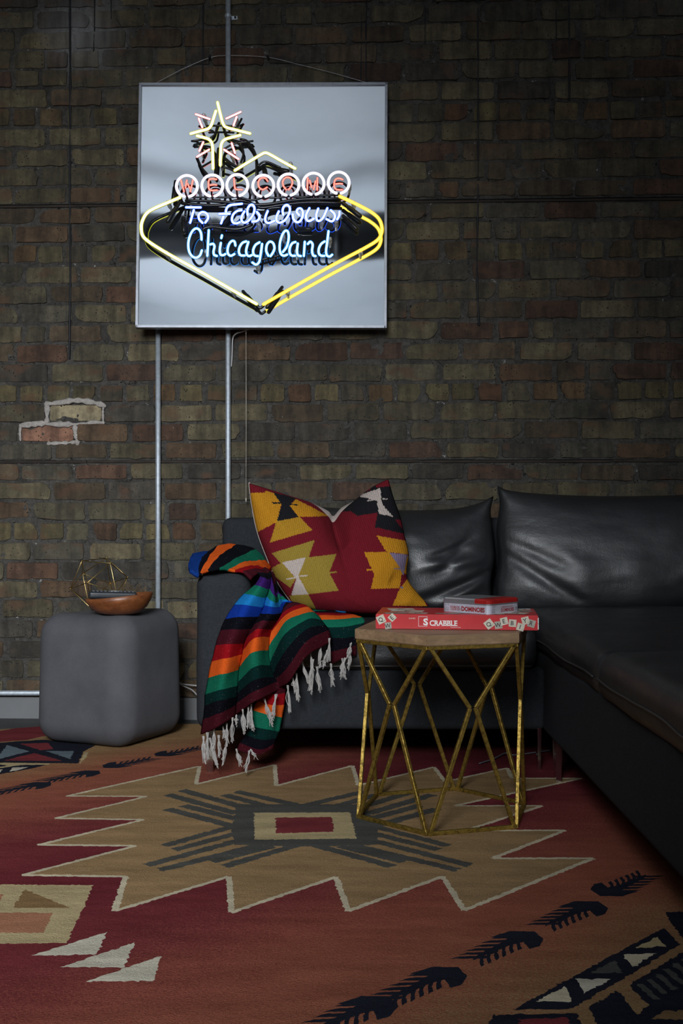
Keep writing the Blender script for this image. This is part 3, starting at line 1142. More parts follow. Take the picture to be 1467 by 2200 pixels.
# Chicagoland
for p in (zF([(370, 300), (362, 190), (325, 115), (262, 95), (195, 150), (142, 270), (124, 400), (142, 525), (198, 610), (270, 637), (340, 592), (376, 500)]), zF([(504, 126), (478, 600)]),
          zF([(530, 390), (585, 380), (610, 430), (592, 520), (604, 582), (655, 604)]), zF([(748, 222), (736, 272)]), zF([(728, 362), (708, 490), (720, 572), (765, 590), (812, 568)]),
          zF([(998, 410), (982, 340), (940, 324), (888, 370), (854, 470), (860, 558), (910, 600), (980, 568)]), zF([(1200, 333), (1130, 360), (1076, 440), (1062, 530), (1095, 590), (1172, 596)]),
          zF([(1238, 345), (1200, 480), (1206, 570), (1250, 606), (1302, 588)]), zF([(1445, 350), (1370, 400), (1328, 490), (1334, 570), (1372, 602), (1418, 606)]),
          [(562.9, 524.2), (561, 539), (558.6, 553.6), (556.5, 563), (550, 568.5), (542, 564)],
          zG([(216, 566), (178, 480), (190, 375), (240, 320), (298, 345), (322, 430), (298, 505), (252, 574)]), zG([(470, 500), (540, 400), (572, 250), (556, 145), (510, 130), (460, 200), (420, 330), (414, 460), (440, 540), (490, 565), (545, 545)]),
          zG([(690, 325), (632, 350), (590, 430), (590, 520), (630, 565), (684, 565)]), zG([(730, 352), (716, 480), (732, 556), (785, 572)]), zG([(853, 322), (836, 570)]),
          zG([(905, 360), (950, 320), (990, 370), (980, 480), (1000, 558), (1042, 572)]), zG([(1200, 315), (1140, 360), (1100, 440), (1098, 520), (1138, 565), (1196, 568)]),
          zG([(1268, 136), (1242, 350), (1226, 480), (1240, 560), (1290, 580), (1332, 548)])):
    neon('aqua', p, 0.0054)
neon('yellow', [(386.4, 424.3), (361.5, 434.8), (331, 448), (314.8, 458.7), (305.7, 475), (303.4, 489), (306.2, 505.4), (317.7, 517.8), (347, 537), (380, 556), (430, 583.6), (490, 618), (551, 653)], 0.0068)
neon('amber', [(729.8, 421.8), (758.2, 435), (780, 446), (797, 455.5), (812, 468), (819, 482), (820, 499), (811.5, 515), (787, 531), (743.6, 554), (700, 577.5), (630, 617), (566, 653.6)], 0.0068)

# black-painted return glass behind the letters
for px, r, off in ((zA([(690, 540), (760, 560), (830, 650), (870, 760), (875, 960)]), 0.005, 0.03), (zA([(600, 560), (680, 605), (722, 700), (690, 820)]), 0.0045, 0.03), (zA([(410, 400), (390, 480), (340, 520)]), 0.004, 0.035),
                   (zA([(490, 400), (520, 480), (570, 505)]), 0.004, 0.035), (zA([(300, 385), (450, 380), (590, 385)]), 0.004, 0.035), (zA([(180, 760), (230, 870), (310, 965)]), 0.0055, 0.04), (zA([(430, 650), (405, 850), (392, 960)]), 0.0055, 0.035),
                   (zA([(130, 560), (250, 545), (330, 560)]), 0.004, 0.035), (zA([(500, 650), (620, 590), (830, 560)]), 0.004, 0.03), (zA([(470, 860), (560, 885), (640, 925)]), 0.0045, 0.04), (zA([(890, 850), (980, 800), (1150, 868)]), 0.004, 0.03),
                   (zA([(500, 760), (600, 840), (700, 880)]), 0.006, 0.03), (zA([(120, 560), (180, 570), (230, 620), (250, 700)]), 0.004, 0.03), (zA([(700, 300), (680, 340), (650, 390)]), 0.004, 0.03),
                   ([(403, 424.5), (430, 424), (458, 424)], 0.004, 0.05), ([(462, 424), (490, 424), (512, 422)], 0.004, 0.05), ([(512, 423), (540, 430), (566, 424)], 0.0045, 0.05), ([(568, 424), (595, 425), (619, 422)], 0.004, 0.05),
                   ([(622, 421), (650, 424), (674, 420)], 0.005, 0.05), ([(676, 421), (700, 420), (730, 418)], 0.005, 0.05), ([(392, 437), (440, 441), (480, 440), (505, 432), (530, 433), (560, 446), (600, 441), (660, 435), (732, 436)], 0.0065, 0.036),
                   ([(400, 431), (470, 433), (560, 440), (640, 429), (728, 427)], 0.006, 0.045), ([(402, 424), (400, 440), (398, 462)], 0.0045, 0.04), (zD([(230, 430), (450, 440), (690, 450)]), 0.0042, 0.05), (zD([(400, 590), (430, 520), (560, 495), (700, 510), (960, 530), (1180, 460)]), 0.006, 0.04),
                   (zG([(60, 650), (240, 600), (420, 560)]), 0.0045, 0.03), ([(551, 655), (558, 662), (566, 657)], 0.0055, 0.05), (zD([(1050, 150), (1045, 260), (960, 270)]), 0.004, 0.045), (zE([(30, 340), (80, 240), (180, 200), (320, 190)]), 0.006, 0.035)):
    t = MB(); t.tube([S(x, y, off) for x, y in catmull(px, 5)], r, 8)
    t.build('blacked_out_tube', m_blackglass, sign, True)
# electrode sleeves
for a, b_, r, o1, o2 in (((387, 433), (360, 476), 0.0092, 0.045, 0.045), ((737, 437), (773, 464), 0.0092, 0.045, 0.045), ((737, 464), (766, 492), 0.009, 0.03, 0.03), ((522, 626), (549, 656), 0.0078, 0.035, 0.045), ((606, 617), (574, 660), 0.0078, 0.035, 0.045),
                         ((640, 492), (667, 492), 0.0085, 0.03, 0.03), ((394, 469), (395, 497), 0.0105, 0.03, 0.03), ((566, 356), (571, 380), 0.0095, 0.02, 0.02), ((588, 362), (618, 368), 0.0085, 0.03, 0.03), ((377, 390), (372, 430), 0.008, 0.03, 0.03),
                         ((502, 455), (476, 488), 0.0088, 0.025, 0.025), ((480, 490), (520, 490), 0.0085, 0.035, 0.035), ((690, 430), (728, 432), 0.0085, 0.025, 0.025)):
    t = MB(); pa, pb = S(*a, o1), S(*b_, o2)
    t.tube([pa, pa.lerp(pb, 0.3), pa.lerp(pb, 0.31), pb], r, 10, True, [r * 0.8, r * 0.8, r, r])
    t.build('electrode_sleeve', m_sleeve, sign, True)
# clear standoffs
for x, y in ((361, 435), (357, 543), (500, 624), (760, 436), (775, 538), (617, 625), (410, 444), (503, 439), (554, 478), (570, 468), (667, 474), (722, 476), (443, 541), (553, 571), (608, 505), (637, 540), (708, 513),
             (438, 248), (508, 258), (431, 318), (497, 328), (472, 344), (516, 354), (624, 352), (425, 404), (486, 404), (540, 404), (594, 402), (647, 400), (702, 398), (750, 398), (448, 470), (690, 474)):
    t = MB(); t.tube([S(x, y, 0.006), S(x, y, 0.03), S(x, y, 0.031), S(x, y, OFF - 0.006)], 0.006, 8, False, [0.0085, 0.0085, 0.006, 0.0052])
    t.build('tube_support', m_clear, sign, True)
# hanging wire over nails
m_wire = M_plain('steel_wire', (0.35, 0.35, 0.36, 1), 0.35, 1.0, var=0.1, bstr=0)
t = MB(); t.tube([WP(x, y, 0.018) for x, y in catmull([(330, 181), (375, 157), (397, 146), (450, 124), (490, 119), (575, 123), (640, 138), (720, 158), (802, 182)], 4)], 0.0011, 6)
t.build('hanging_wire', m_wire, sign, True)
m_nail = M_plain('dark_iron_nail', (0.03, 0.03, 0.035, 1), 0.5, 0.8, bstr=0)
for x, y in ((450, 125), (575, 123)):
    t = MB(); t.tube([WP(x, y - 2, -0.01), WP(x, y - 2, 0.024), WP(x, y - 2, 0.026)], 0.0022, 8, True, [0.0022, 0.0022, 0.006])
    o = t.build('wall_nail', m_nail, None, True)
    tag(o, 'dark iron nail in the bricks holding the sign wire, ' + ('near the conduit' if x < 500 else 'farther from the conduit'), 'nail')

# ================================================================== CONDUITS AND CORDS
m_emt = M_plain('galvanised_conduit', (0.50, 0.56, 0.62, 1), 0.48, 0.4, var=0.18, nscale=70, bstr=0.08)
conduits = []
for x, y0, y1, lab in ((339.5, 640, 1545, 'galvanised conduit pipe standing behind the grey stool, ending behind the sign'), (490, -140, 1545, 'tall galvanised conduit pipe passing behind the sign and the sofa back')):
    c0, c1 = WP(x, y0, 0.021), WP(x, y1, 0.021)
    g = thing('conduit_pipe', lab, 'pipe', (c1.x, c1.y, 0.0), 'wall conduits')
    t = MB(); t.tube([Vector((c1.x, c1.y, 0.001)), Vector((c1.x, c1.y, 0.8)), Vector((c1.x, c1.y, c0.z))], 0.0098, 14, False)
    t.build('pipe', m_emt, g, True)
    conduits.append(g)
    for py in ((700, 1420) if x < 400 else (35, 1200)):
        q = WP(x, py, 0.021)
        t = MB()
        t.tube([q + Vector((0, 0, -0.006)), q + Vector((0, 0, 0.006))], 0.0125, 14, False)
        t.bar(q + Vector((0.010, 0.016, -0.0)), q + Vector((0.034, 0.015, -0.0)), 0.004, 0.014, (0, 0, 1))
        s_ = t.build('pipe_strap', m_emt, g, False)
        t = MB(); t.tube([q + Vector((0.026, 0.012, 0)), q + Vector((0.026, 0.006, 0))], 0.0038, 8)
        t.build('screw_head', m_nail, s_, True)
c0, c1 = WP(-700, 1489, 0.03), WP(150, 1489, 0.03)
t = MB(); t.tube([c0, c0.lerp(c1, 0.5), c1], 0.0098, 14)
o = t.build('conduit_pipe', m_emt, None, True)
tag(o, 'horizontal galvanised conduit pipe just above the baseboard', 'pipe', 'wall conduits')
# pull chain below the sign
m_chain = M_plain('pale_pull_cord', (0.55, 0.5, 0.42, 1), 0.4, 0.3, var=0.1, bstr=0)
pc = thing('pull_chain', 'thin pull chain hanging below the neon sign', 'chain', WP(528.5, 1075, 0.05))
t = MB(); t.tube([WP(528.5, 700, 0.05), WP(528.8, 900, 0.05), WP(528.5, 1073, 0.05)], 0.0011, 6)
t.build('chain', m_chain, pc, True)
for y in (714, 1074):
    t = MB(); q = WP(528.5, y, 0.05)
    t.tube([q + Vector((0, 0, 0.006)), q + Vector((0, 0, -0.006))], 0.0026, 8)
    t.build('chain_bell', m_chain, pc, True)
m_cord = M_plain('white_cable_jacket', (0.62, 0.62, 0.62, 1), 0.45, var=0.05, bstr=0)
pts = [WP(540, 705, 0.05), WP(522, 712, 0.05), WP(507, 717, 0.045), WP(500, 728, 0.02), WP(498.5, 760, 0.0065), WP(497, 785, 0.0065), WP(492, 830, 0.0065), WP(490.5, 1200, 0.0065), WP(480, 1440, 0.012), WP(440, 1500, 0.015),
       WP(412, 1482, 0.05), WP(392, 1473, 0.06), WP(384, 1466, 0.05), WP(395, 1470, 0.05), WP(430, 1474, 0.03)]
t = MB(); t.tube([Vector(p) for p in catmull(pts, 6)], 0.0027, 8)
tag(t.build('power_cord', m_cord, None, True), 'white power cord running from the sign down beside the tall conduit', 'cord')
# a cable lying under the sofa
t = MB(); t.tube([Vector(p) for p in catmull([F(1030, 1640, 0.016), F(1060, 1630, 0.018), F(1085, 1618, 0.02), F(1105, 1622, 0.016), F(1180, 1612, 0.016)], 6)], 0.0022, 8)
tag(t.build('cable', m_alu, None, True), 'loose pale cable on the rug beneath the sofa', 'cord')

# ================================================================== SEEN IN THE MIRROR: black duct and a pendant lamp in the room behind
m_duct = M_plain('black_spiral_duct', (0.010, 0.011, 0.013, 1), 0.45, 0.0, var=0.2, nscale=6, bstr=0.1)
duct = thing('air_duct', 'round black air duct under the ceiling behind the viewer', 'duct', (0, -5.2, 3.46))
DUCT = dict(y=-5.2, z=3.64, r=0.175)
t = MB(); t.tube([Vector((x, DUCT['y'], DUCT['z'])) for x in np.linspace(-3.38, 3.38, 9)], DUCT['r'], 28, False)
t.build('duct_pipe', m_duct, duct, True)
for x in np.linspace(-3.0, 3.0, 7):
    t = MB(); t.tube([Vector((x - 0.02, DUCT['y'], DUCT['z'])), Vector((x + 0.02, DUCT['y'], DUCT['z']))], DUCT['r'] + 0.012, 28, False)
    t.build('duct_joint', m_duct, duct, True)
for x in (-2.6, -0.4, 1.8):
    t = MB(); t.bar((x, DUCT['y'], DUCT['z'] + DUCT['r']), (x, DUCT['y'], RZ), 0.02, 0.004)
    t.build('hanger_strap', m_duct, duct)
# ================================================================== SOFA
def leather_mat():
    m, nt, N, L, B = newmat('black_leather')
    co = texco(nt)
    L.new(ramp(nt, noise_node(nt, co, 5, 4), [(0.3, (0.010, 0.011, 0.013)), (0.7, (0.018, 0.019, 0.022))]), B.inputs['Base Color'])
    L.new(ramp(nt, noise_node(nt, co, 7, 5), [(0.3, (0.38, 0.38, 0.38)), (0.7, (0.52, 0.52, 0.52))]), B.inputs['Roughness'])
    B.inputs['Specular IOR Level'].default_value = 0.9
    vo = N.new('ShaderNodeTexVoronoi'); vo.inputs['Scale'].default_value = 260
    L.new(co, vo.inputs['Vector'])
    p = bump(nt, vo.outputs['Distance'], 0.12, 0.002, B)
    n = noise_node(nt, texco(nt, 'Object', (7, 7, 13)), 1.0, 4, 0.5)
    p = bump(nt, n, 0.14, 0.03, B, p)
    cr = noise_node(nt, texco(nt, 'Object', (28, 28, 9)), 1.0, 3, 0.6)
    bump(nt, cr, 0.08, 0.006, B, p)
    return m


def fabric_mat(name, c):
    m, nt, N, L, B = newmat(name)
    a = noise_node(nt, texco(nt, 'Object', (900, 900, 60)), 1.0, 2)
    b_ = noise_node(nt, texco(nt, 'Object', (60, 60, 900)), 1.0, 2)
    f = math_node(nt, 'ADD', a, b_)
    L.new(ramp(nt, math_node(nt, 'MULTIPLY', f, 0.5), [(0.35, tuple(x * 0.65 for x in c)), (0.65, tuple(x * 1.35 for x in c))]), B.inputs['Base Color'])
    B.inputs['Roughness'].default_value = 0.92
    B.inputs['Specular IOR Level'].default_value = 0.15
    bump(nt, f, 0.3, 0.0015, B)
    return m


m_leather = leather_mat()
m_fabric = fabric_mat('slate_upholstery_fabric', (0.026, 0.029, 0.034))
m_chrome = M_plain('polished_chrome', (0.6, 0.6, 0.62, 1), 0.15, 1.0, var=0.05, bstr=0)
m_thread = M_plain('dark_piping', (0.035, 0.034, 0.034, 1), 0.45, var=0.1, bstr=0.05)

sofa = thing('sectional_sofa', 'black leather and slate fabric sectional sofa with chaise against the brick wall', 'sofa', (0.1, -0.5, 0.0))


def puff(amp, z1, x0, x1, y0, y1, wr=0.004):
    def fn(v):
        u = (v.x - x0) / (x1 - x0); w_ = (v.y - y0) / (y1 - y0)
        k = max(0, min(1, (v.z - (z1 - 0.09)) / 0.09))
        s_ = max(0.0, math.sin(math.pi * min(1, max(0, u))) ** 0.5 * math.sin(math.pi * min(1, max(0, w_))) ** 0.5)
        q = v.copy()
        q.z += k * (amp * s_ - amp * 0.3) + k * wr * noise.noise(Vector((v.x * 6, v.y * 9, 0)))
        q.x += wr * noise.noise(Vector((v.y * 7, v.z * 12, 3)))
        q.y += wr * noise.noise(Vector((v.x * 7, v.z * 12, 9)))
        return q
    return fn


def soften(wr, f=5):
    def fn(v):
        return v + Vector((wr * noise.noise(v * f), wr * noise.noise(v * f + Vector((7, 0, 0))), wr * noise.noise(v * f + Vector((0, 7, 0)))))
    return fn


soft('armrest', (-0.437, -0.274, -0.93, -0.12, 0.132, 0.615), 0.045, m_fabric, sofa, soften(0.004), 8)
soft('back_frame', (-0.43, 1.62, -0.245, -0.125, 0.132, 0.772), 0.03, m_fabric, sofa, soften(0.003), 8)
soft('base_frame', (-0.272, 0.62, -0.885, -0.2, 0.132, 0.318), 0.02, m_fabric, sofa, soften(0.003), 8)
seat = soft('seat_cushion', (-0.270, 0.592, -0.91, -0.30, 0.312, 0.448), 0.045, m_leather, sofa, puff(0.012, 0.448, -0.27, 0.592, -0.91, -0.3), 20)
t = MB(); t.tube([Vector((x, -0.912 + 0.002 * math.sin(x * 20), 0.330)) for x in np.linspace(-0.235, 0.57, 40)], 0.0022, 6)
t.build('seam_piping', m_thread, seat, True)
CHY = -1.66
soft('chaise_base', (0.612, 1.62, -2.75, -0.2, 0.125, 0.372), 0.02, m_fabric, sofa, soften(0.003), 10)
for y0, y1, dz, dx in ((CHY + 0.004, -0.30, 0.0, 0.0), (-2.75, CHY - 0.004, 0.006, -0.004)):
    cu = soft('chaise_cushion', (0.598 + dx, 1.63, y0, y1, 0.352, 0.468 + dz), 0.045, m_leather, sofa, puff(0.02, 0.468 + dz, 0.598, 1.63, y0, y1, 0.006), 22)
    t = MB(); t.tube([Vector((0.5965 + dx + 0.006 * noise.noise(Vector((y * 7, 0.4 * 12, 3))), y, 0.4 + dz + 0.003 * math.sin(y * 11))) for y in np.linspace(y0 + 0.03, y1 - 0.03, 60)], 0.003, 6)
    t.build('seam_piping', m_thread, cu, True)
# chrome blade legs
for (x, y, wd, dp, tz) in ((-0.395, -0.895, 0.024, 0.05, 0.138), (0.628, -1.02, 0.02, 0.05, 0.13), (0.600, -0.862, 0.012, 0.04, 0.138), (0.66, -2.62, 0.02, 0.05, 0.13), (-0.395, -0.28, 0.024, 0.05, 0.138), (1.5, -0.3, 0.024, 0.05, 0.138), (1.5, -2.6, 0.024, 0.05, 0.13)):
    t = MB()
    vs = []
    for z, k in ((RUGZ if y < -0.15 else 0, 0.72), (tz, 1.0)):
        for i, j in ((-1, -1), (1, -1), (1, 1), (-1, 1)):
            vs.append((x + i * wd / 2 * k, y + j * dp / 2 * k, z))
    t.add(vs, [(3, 2, 1, 0), (4, 5, 6, 7), (0, 1, 5, 4), (1, 2, 6, 5), (2, 3, 7, 6), (3, 0, 4, 7)])
    o = t.build('leg', m_chrome, sofa)
    o['label'] = 'chrome blade leg'


# ------------------------------------------------------------------ cushions as inflated patches
def coons_cushion(top, right, bottom, left, n, Yf, T, edge_pow=0.5, disp=None, p=2.4, bkz=None, bth=0.9):
    """boundary polylines in photo pixels; Yf(u,v) mid-plane depth; T thickness. returns verts, faces(front/back), n"""
    tp = resample(catmull(top, 8), n + 1); bt = resample(catmull(bottom, 8), n + 1)
    lf = resample(catmull(left, 8), n + 1); rt = resample(catmull(right, 8), n + 1)
    fr, bk = [], []
    for j in range(n + 1):
        v = j / n
        for i in range(n + 1):
            u = i / n
            s_ = (1 - v) * tp[i] + v * bt[i] + (1 - u) * lf[j] + u * rt[j] - ((1 - u) * (1 - v) * tp[0] + u * (1 - v) * tp[-1] + (1 - u) * v * bt[0] + u * v * bt[-1])
            a, b_ = abs(2 * u - 1), abs(2 * v - 1)
            th = T * max(0, (1 - a ** p) * (1 - b_ ** p)) ** edge_pow
            r = P(s_[0], s_[1], Yf(u, v))
            d = disp(u, v) if disp else 0
            fr.append(r + Vector((0, -th - d * (th / T) ** 0.5 if T else 0, 0)))
            bk.append(r + Vector((0, th * bth, bkz(u, v) if bkz else 0)))
    vs = fr + bk
    m1 = (n + 1) * (n + 1)
    ff, fb = [], []
    for j in range(n):
        for i in range(n):
            a = j * (n + 1) + i
            ff.append((a, a + n + 1, a + n + 2, a + 1))
            fb.append((m1 + a, m1 + a + 1, m1 + a + n + 2, m1 + a + n + 1))
    return vs, ff, fb


def weld(o, dist=1e-5):
    bm = bmesh.new(); bm.from_mesh(o.data)
    bmesh.ops.remove_doubles(bm, verts=bm.verts, dist=dist)
    bm.to_mesh(o.data); bm.free()


def wrinkle(lines, fine=0.004, seed=0):
    def d(u, v):
        s_ = 0
        for (u0, v0, u1, v1, amp, wd) in lines:
            ax, ay = u1 - u0, v1 - v0
            t_ = ((u - u0) * ax + (v - v0) * ay) / (ax * ax + ay * ay)
            tt = max(0, min(1, t_))
            dd = math.hypot(u - u0 - ax * tt, v - v0 - ay * tt)
            s_ += amp * math.exp(-(dd / wd) ** 2) * (1 - (2 * tt - 1) ** 4 * 0.7)
        return s_ + fine * noise.noise(Vector((u * 5 + seed, v * 6, 0))) + fine * 0.5 * noise.noise(Vector((u * 13, v * 11 + seed, 5)))
    return d


vs, ff, fb = coons_cushion([(590, 1078), (700, 1090), (860, 1096), (960, 1094), (1020, 1084), (1060, 1066)], [(1060, 1066), (1054, 1100), (1060, 1150), (1064, 1200), (1056, 1250), (1062, 1312)],
                           [(600, 1318), (800, 1322), (1062, 1312)], [(590, 1078), (596, 1200), (600, 1318)], 56, lambda u, v: -0.345 - 0.09 * v, 0.105, 0.55,
                           wrinkle([(0.98, 0.12, 0.72, 0.62, -0.018, 0.035), (0.99, 0.1, 0.84, 0.4, 0.014, 0.03), (1.0, 0.62, 0.66, 0.86, -0.02, 0.04), (1.0, 0.5, 0.7, 0.52, 0.014, 0.05), (0.95, 0.72, 0.68, 0.98, 0.012, 0.03), (0.9, 0.3, 0.7, 0.45, -0.01, 0.025)], 0.006, 1))
o = mesh('back_cushion', vs, ff + fb, m_leather, None, True); weld(o)
tag(o, 'black leather back cushion behind the patterned kilim pillow', 'cushion', 'leather back cushions')
vs, ff, fb = coons_cushion([(1068, 1043), (1095, 1054), (1180, 1062), (1320, 1066), (1500, 1062), (1680, 1050)], [(1680, 1050), (1684, 1180), (1680, 1310)],
                           [(1072, 1312), (1300, 1322), (1680, 1312)], [(1068, 1043), (1073, 1085), (1066, 1140), (1070, 1200), (1064, 1262), (1072, 1312)], 60, lambda u, v: -0.355 - 0.10 * v, 0.11, 0.5,
                           wrinkle([(0.0, 0.5, 0.3, 0.9, -0.016, 0.035), (0.02, 0.40, 0.24, 0.62, -0.009, 0.04), (0.22, 0.45, 0.34, 0.98, 0.010, 0.06), (0.62, 0.66, 0.9, 0.45, 0.010, 0.06), (0.45, 0.5, 0.52, 0.95, 0.007, 0.06)], 0.004, 5))
o = mesh('back_cushion', vs, ff + fb, m_leather, None, True); weld(o)
tag(o, 'wide black leather back cushion in the chaise corner, pointed at its upper corner', 'cushion', 'leather back cushions')

# ------------------------------------------------------------------ kilim pillow
def kilim(name, c):
    m, nt, N, L, B = newmat(name)
    co = texco(nt, 'UV')
    mp = N.new('ShaderNodeMapping'); mp.inputs['Scale'].default_value = (72, 8, 1); L.new(co, mp.inputs[0])
    wv = N.new('ShaderNodeTexWave'); wv.inputs['Scale'].default_value = 0.32; wv.inputs['Distortion'].default_value = 0.4
    L.new(mp.outputs[0], wv.inputs['Vector'])
    mp2 = N.new('ShaderNodeMapping'); mp2.inputs['Scale'].default_value = (60, 260, 1); L.new(co, mp2.inputs[0])
    nz = noise_node(nt, mp2.outputs[0], 1.0, 3, 0.7)
    col = ramp(nt, nz, [(0.25, tuple(x * 0.6 for x in c)), (0.7, tuple(min(1, x * 1.3) for x in c))])
    fl = math_node(nt, 'GREATER_THAN', noise_node(nt, mp2.outputs[0], 2.2, 1, 0.5), 0.73)
    col = mixc(nt, math_node(nt, 'MULTIPLY', fl, 0.22), col, (0.5, 0.4, 0.3, 1))
    col = mixc(nt, 0.3, col, ramp(nt, wv.outputs['Fac'], [(0.2, (0.6, 0.6, 0.6)), (0.7, (1.15, 1.15, 1.15))]), 'MULTIPLY')
    L.new(col, B.inputs['Base Color'])
    B.inputs['Roughness'].default_value = 0.95
    B.inputs['Specular IOR Level'].default_value = 0.1
    p = bump(nt, wv.outputs['Fac'], 0.35, 0.002, B)
    bump(nt, nz, 0.5, 0.002, B, p)
    return m


KM = {'red': kilim('kilim_madder', (0.16, 0.010, 0.018)), 'gold': kilim('kilim_gold', (0.52, 0.23, 0.015)), 'olive': kilim('kilim_olive', (0.30, 0.21, 0.035)), 'black': kilim('kilim_black', (0.012, 0.012, 0.015)),
      'white': kilim('kilim_white', (0.50, 0.42, 0.38)), 'lilac': kilim('kilim_lilac', (0.22, 0.17, 0.26)), 'mustard': kilim('kilim_mustard', (0.42, 0.22, 0.02)), 'back': M_plain('cream_cotton_back', (0.5, 0.42, 0.38, 1), 0.9, var=0.1)}
KK = list(KM)
zk = lambda p: Z(p, 540 / 1467, 400, 1020)
kpoly = [('gold', [(340, 95), (420, 85), (520, 108), (556, 170), (530, 275), (410, 338), (380, 240)]), ('red', [(340, 20), (400, 30), (465, 104), (362, 105)]), ('gold', [(640, 142), (835, 242), (650, 246), (604, 180)]),
         ('black', [(505, 100), (640, 138), (604, 180), (656, 246), (528, 274), (556, 172)]), ('mustard', [(526, 272), (662, 246), (737, 323), (488, 396)]), ('olive', [(498, 458), (750, 380), (714, 482), (556, 522)]),
         ('olive', [(470, 560), (558, 512), (640, 605), (608, 660)]), ('olive', [(692, 484), (877, 462), (834, 570), (890, 676), (708, 698), (652, 590)]), ('olive', [(600, 706), (712, 696), (765, 800), (640, 800)]),
         ('white', [(558, 512), (697, 482), (654, 590), (712, 698), (612, 704), (642, 606)]), ('gold', [(1108, 354), (1300, 388), (1300, 466), (1168, 450)]), ('gold', [(1038, 452), (1186, 450), (1262, 560), (1244, 662), (1078, 666), (1096, 580)]),
         ('gold', [(1290, 470), (1320, 500), (1300, 590), (1268, 570)]), ('lilac', [(1184, 454), (1292, 466), (1266, 592), (1246, 540)]), ('gold', [(1244, 668), (1300, 596), (1345, 640), (1405, 768), (1205, 764)]), ('lilac', [(1240, 650), (1270, 655), (1262, 668)]),
         ('black', [(880, 215), (945, 135), (1070, 92), (1105, 40), (1210, 60), (1265, 262), (1275, 345), (1102, 306), (1116, 220), (1000, 240), (960, 212)]), ('red', [(1100, 45), (1190, 18), (1200, 66), (1112, 74)]),
         ('red', [(1216, 260), (1262, 262), (1280, 320), (1262, 316)]), ('white', [(995, 124), (1132, 78), (1142, 170), (1208, 246), (1124, 226), (1112, 150)]),
         ('black', [(500, 160), (560, 160), (560, 168), (505, 170)]), ('black', [(600, 168), (655, 174), (655, 180), (605, 175)]), ('white', [(1052, 150), (1100, 142), (1098, 149), (1056, 157)]), ('white', [(1138, 136), (1180, 140), (1178, 146), (1140, 143)]),
         ('olive', [(832, 568), (878, 562), (880, 571), (834, 578)]), ('gold', [(1050, 550), (1094, 548), (1094, 560), (1052, 560)]), ('lilac', [(1212, 545), (1256, 546), (1254, 552), (1214, 551)]), ('white', [(582, 606), (640, 596), (640, 604), (586, 613)]), ('white', [(660, 588), (708, 584), (706, 592), (662, 596)])]
kpoly = [(k, zk(p)) for k, p in kpoly]
NK = 150
vs, ff, fb = coons_cushion([(535, 1038), (575, 1050), (625, 1066), (672, 1082), (704, 1108), (716, 1122), (735, 1098), (765, 1072), (800, 1046), (834, 1029)],
                           [(834, 1029), (846, 1070), (860, 1110), (869, 1150), (878, 1190), (874, 1225), (880, 1252), (922, 1302)], [(630, 1300), (690, 1312), (770, 1318), (850, 1316), (922, 1302)],
                           [(535, 1038), (540, 1080), (552, 1140), (572, 1195), (596, 1250), (630, 1300)], NK, lambda u, v: -0.53 - 0.17 * v, 0.128, 0.5,
                           wrinkle([(0.55, 0.0, 0.6, 0.28, -0.03, 0.08), (0.75, 0.05, 0.62, 0.3, 0.015, 0.06), (1.0, 0.78, 0.86, 0.7, -0.02, 0.05), (1.0, 0.85, 0.84, 0.95, 0.012, 0.04), (0.0, 0.1, 0.2, 0.3, 0.008, 0.05)], 0.004, 3), 2.2, lambda u, v: 0.024 * math.exp(-((u - 0.58) / 0.13) ** 2) * max(0.0, 1 - v * 6) * (1 if 0 < v else 0.0), 0.5)
midx = []
for f in ff:
    c = sum((vs[i] for i in f), Vector()) / 4
    x, y = proj(c)
    k = 'red'
    for key, pl in kpoly:
        if inpoly(x, y, pl):
            k = key
    midx.append(KK.index(k))
midx += [KK.index('back')] * len(fb)
o = mesh('kilim_pillow', vs, ff + fb, None, None, True, list(KM.values()), midx)
uvl = o.data.uv_layers.new(name='UVMap')
m1 = (NK + 1) ** 2
uvs = np.zeros((len(o.data.loops), 2), np.float32)
for li, lp in enumerate(o.data.loops):
    q = lp.vertex_index % m1
    uvs[li] = ((q % (NK + 1)) / NK, (q // (NK + 1)) / NK)
uvl.data.foreach_set('uv', uvs.ravel())
weld(o, 2e-5)
lft = [vs[j * (NK + 1)] for j in range(NK + 1)]
t = MB(); t.tube([v + Vector((0.0005, 0.006, 0)) for v in lft[::5]], 0.0035, 6)
t.build('back_edge', KM['back'], o, True)
tag(o, 'red kilim pillow with gold, olive and black geometric shapes and a chopped top edge', 'pillow')

# ================================================================== SERAPE BLANKET
STR = [('maroon', (0.065, 0.008, 0.014)), ('black', (0.006, 0.006, 0.010)), ('dkgreen', (0.004, 0.026, 0.024)), ('green', (0.010, 0.165, 0.095)), ('orange', (0.85, 0.13, 0.018)), ('red', (0.36, 0.008, 0.014)),
       ('maroon', (0.075, 0.010, 0.018)), ('black', (0.007, 0.007, 0.012)), ('blue', (0.008, 0.045, 0.36)), ('ltblue', (0.015, 0.23, 0.62)), ('green', (0.010, 0.18, 0.11)), ('purple', (0.055, 0.016, 0.16)), ('black', (0.007, 0.007, 0.012)), ('maroon', (0.075, 0.010, 0.018))]


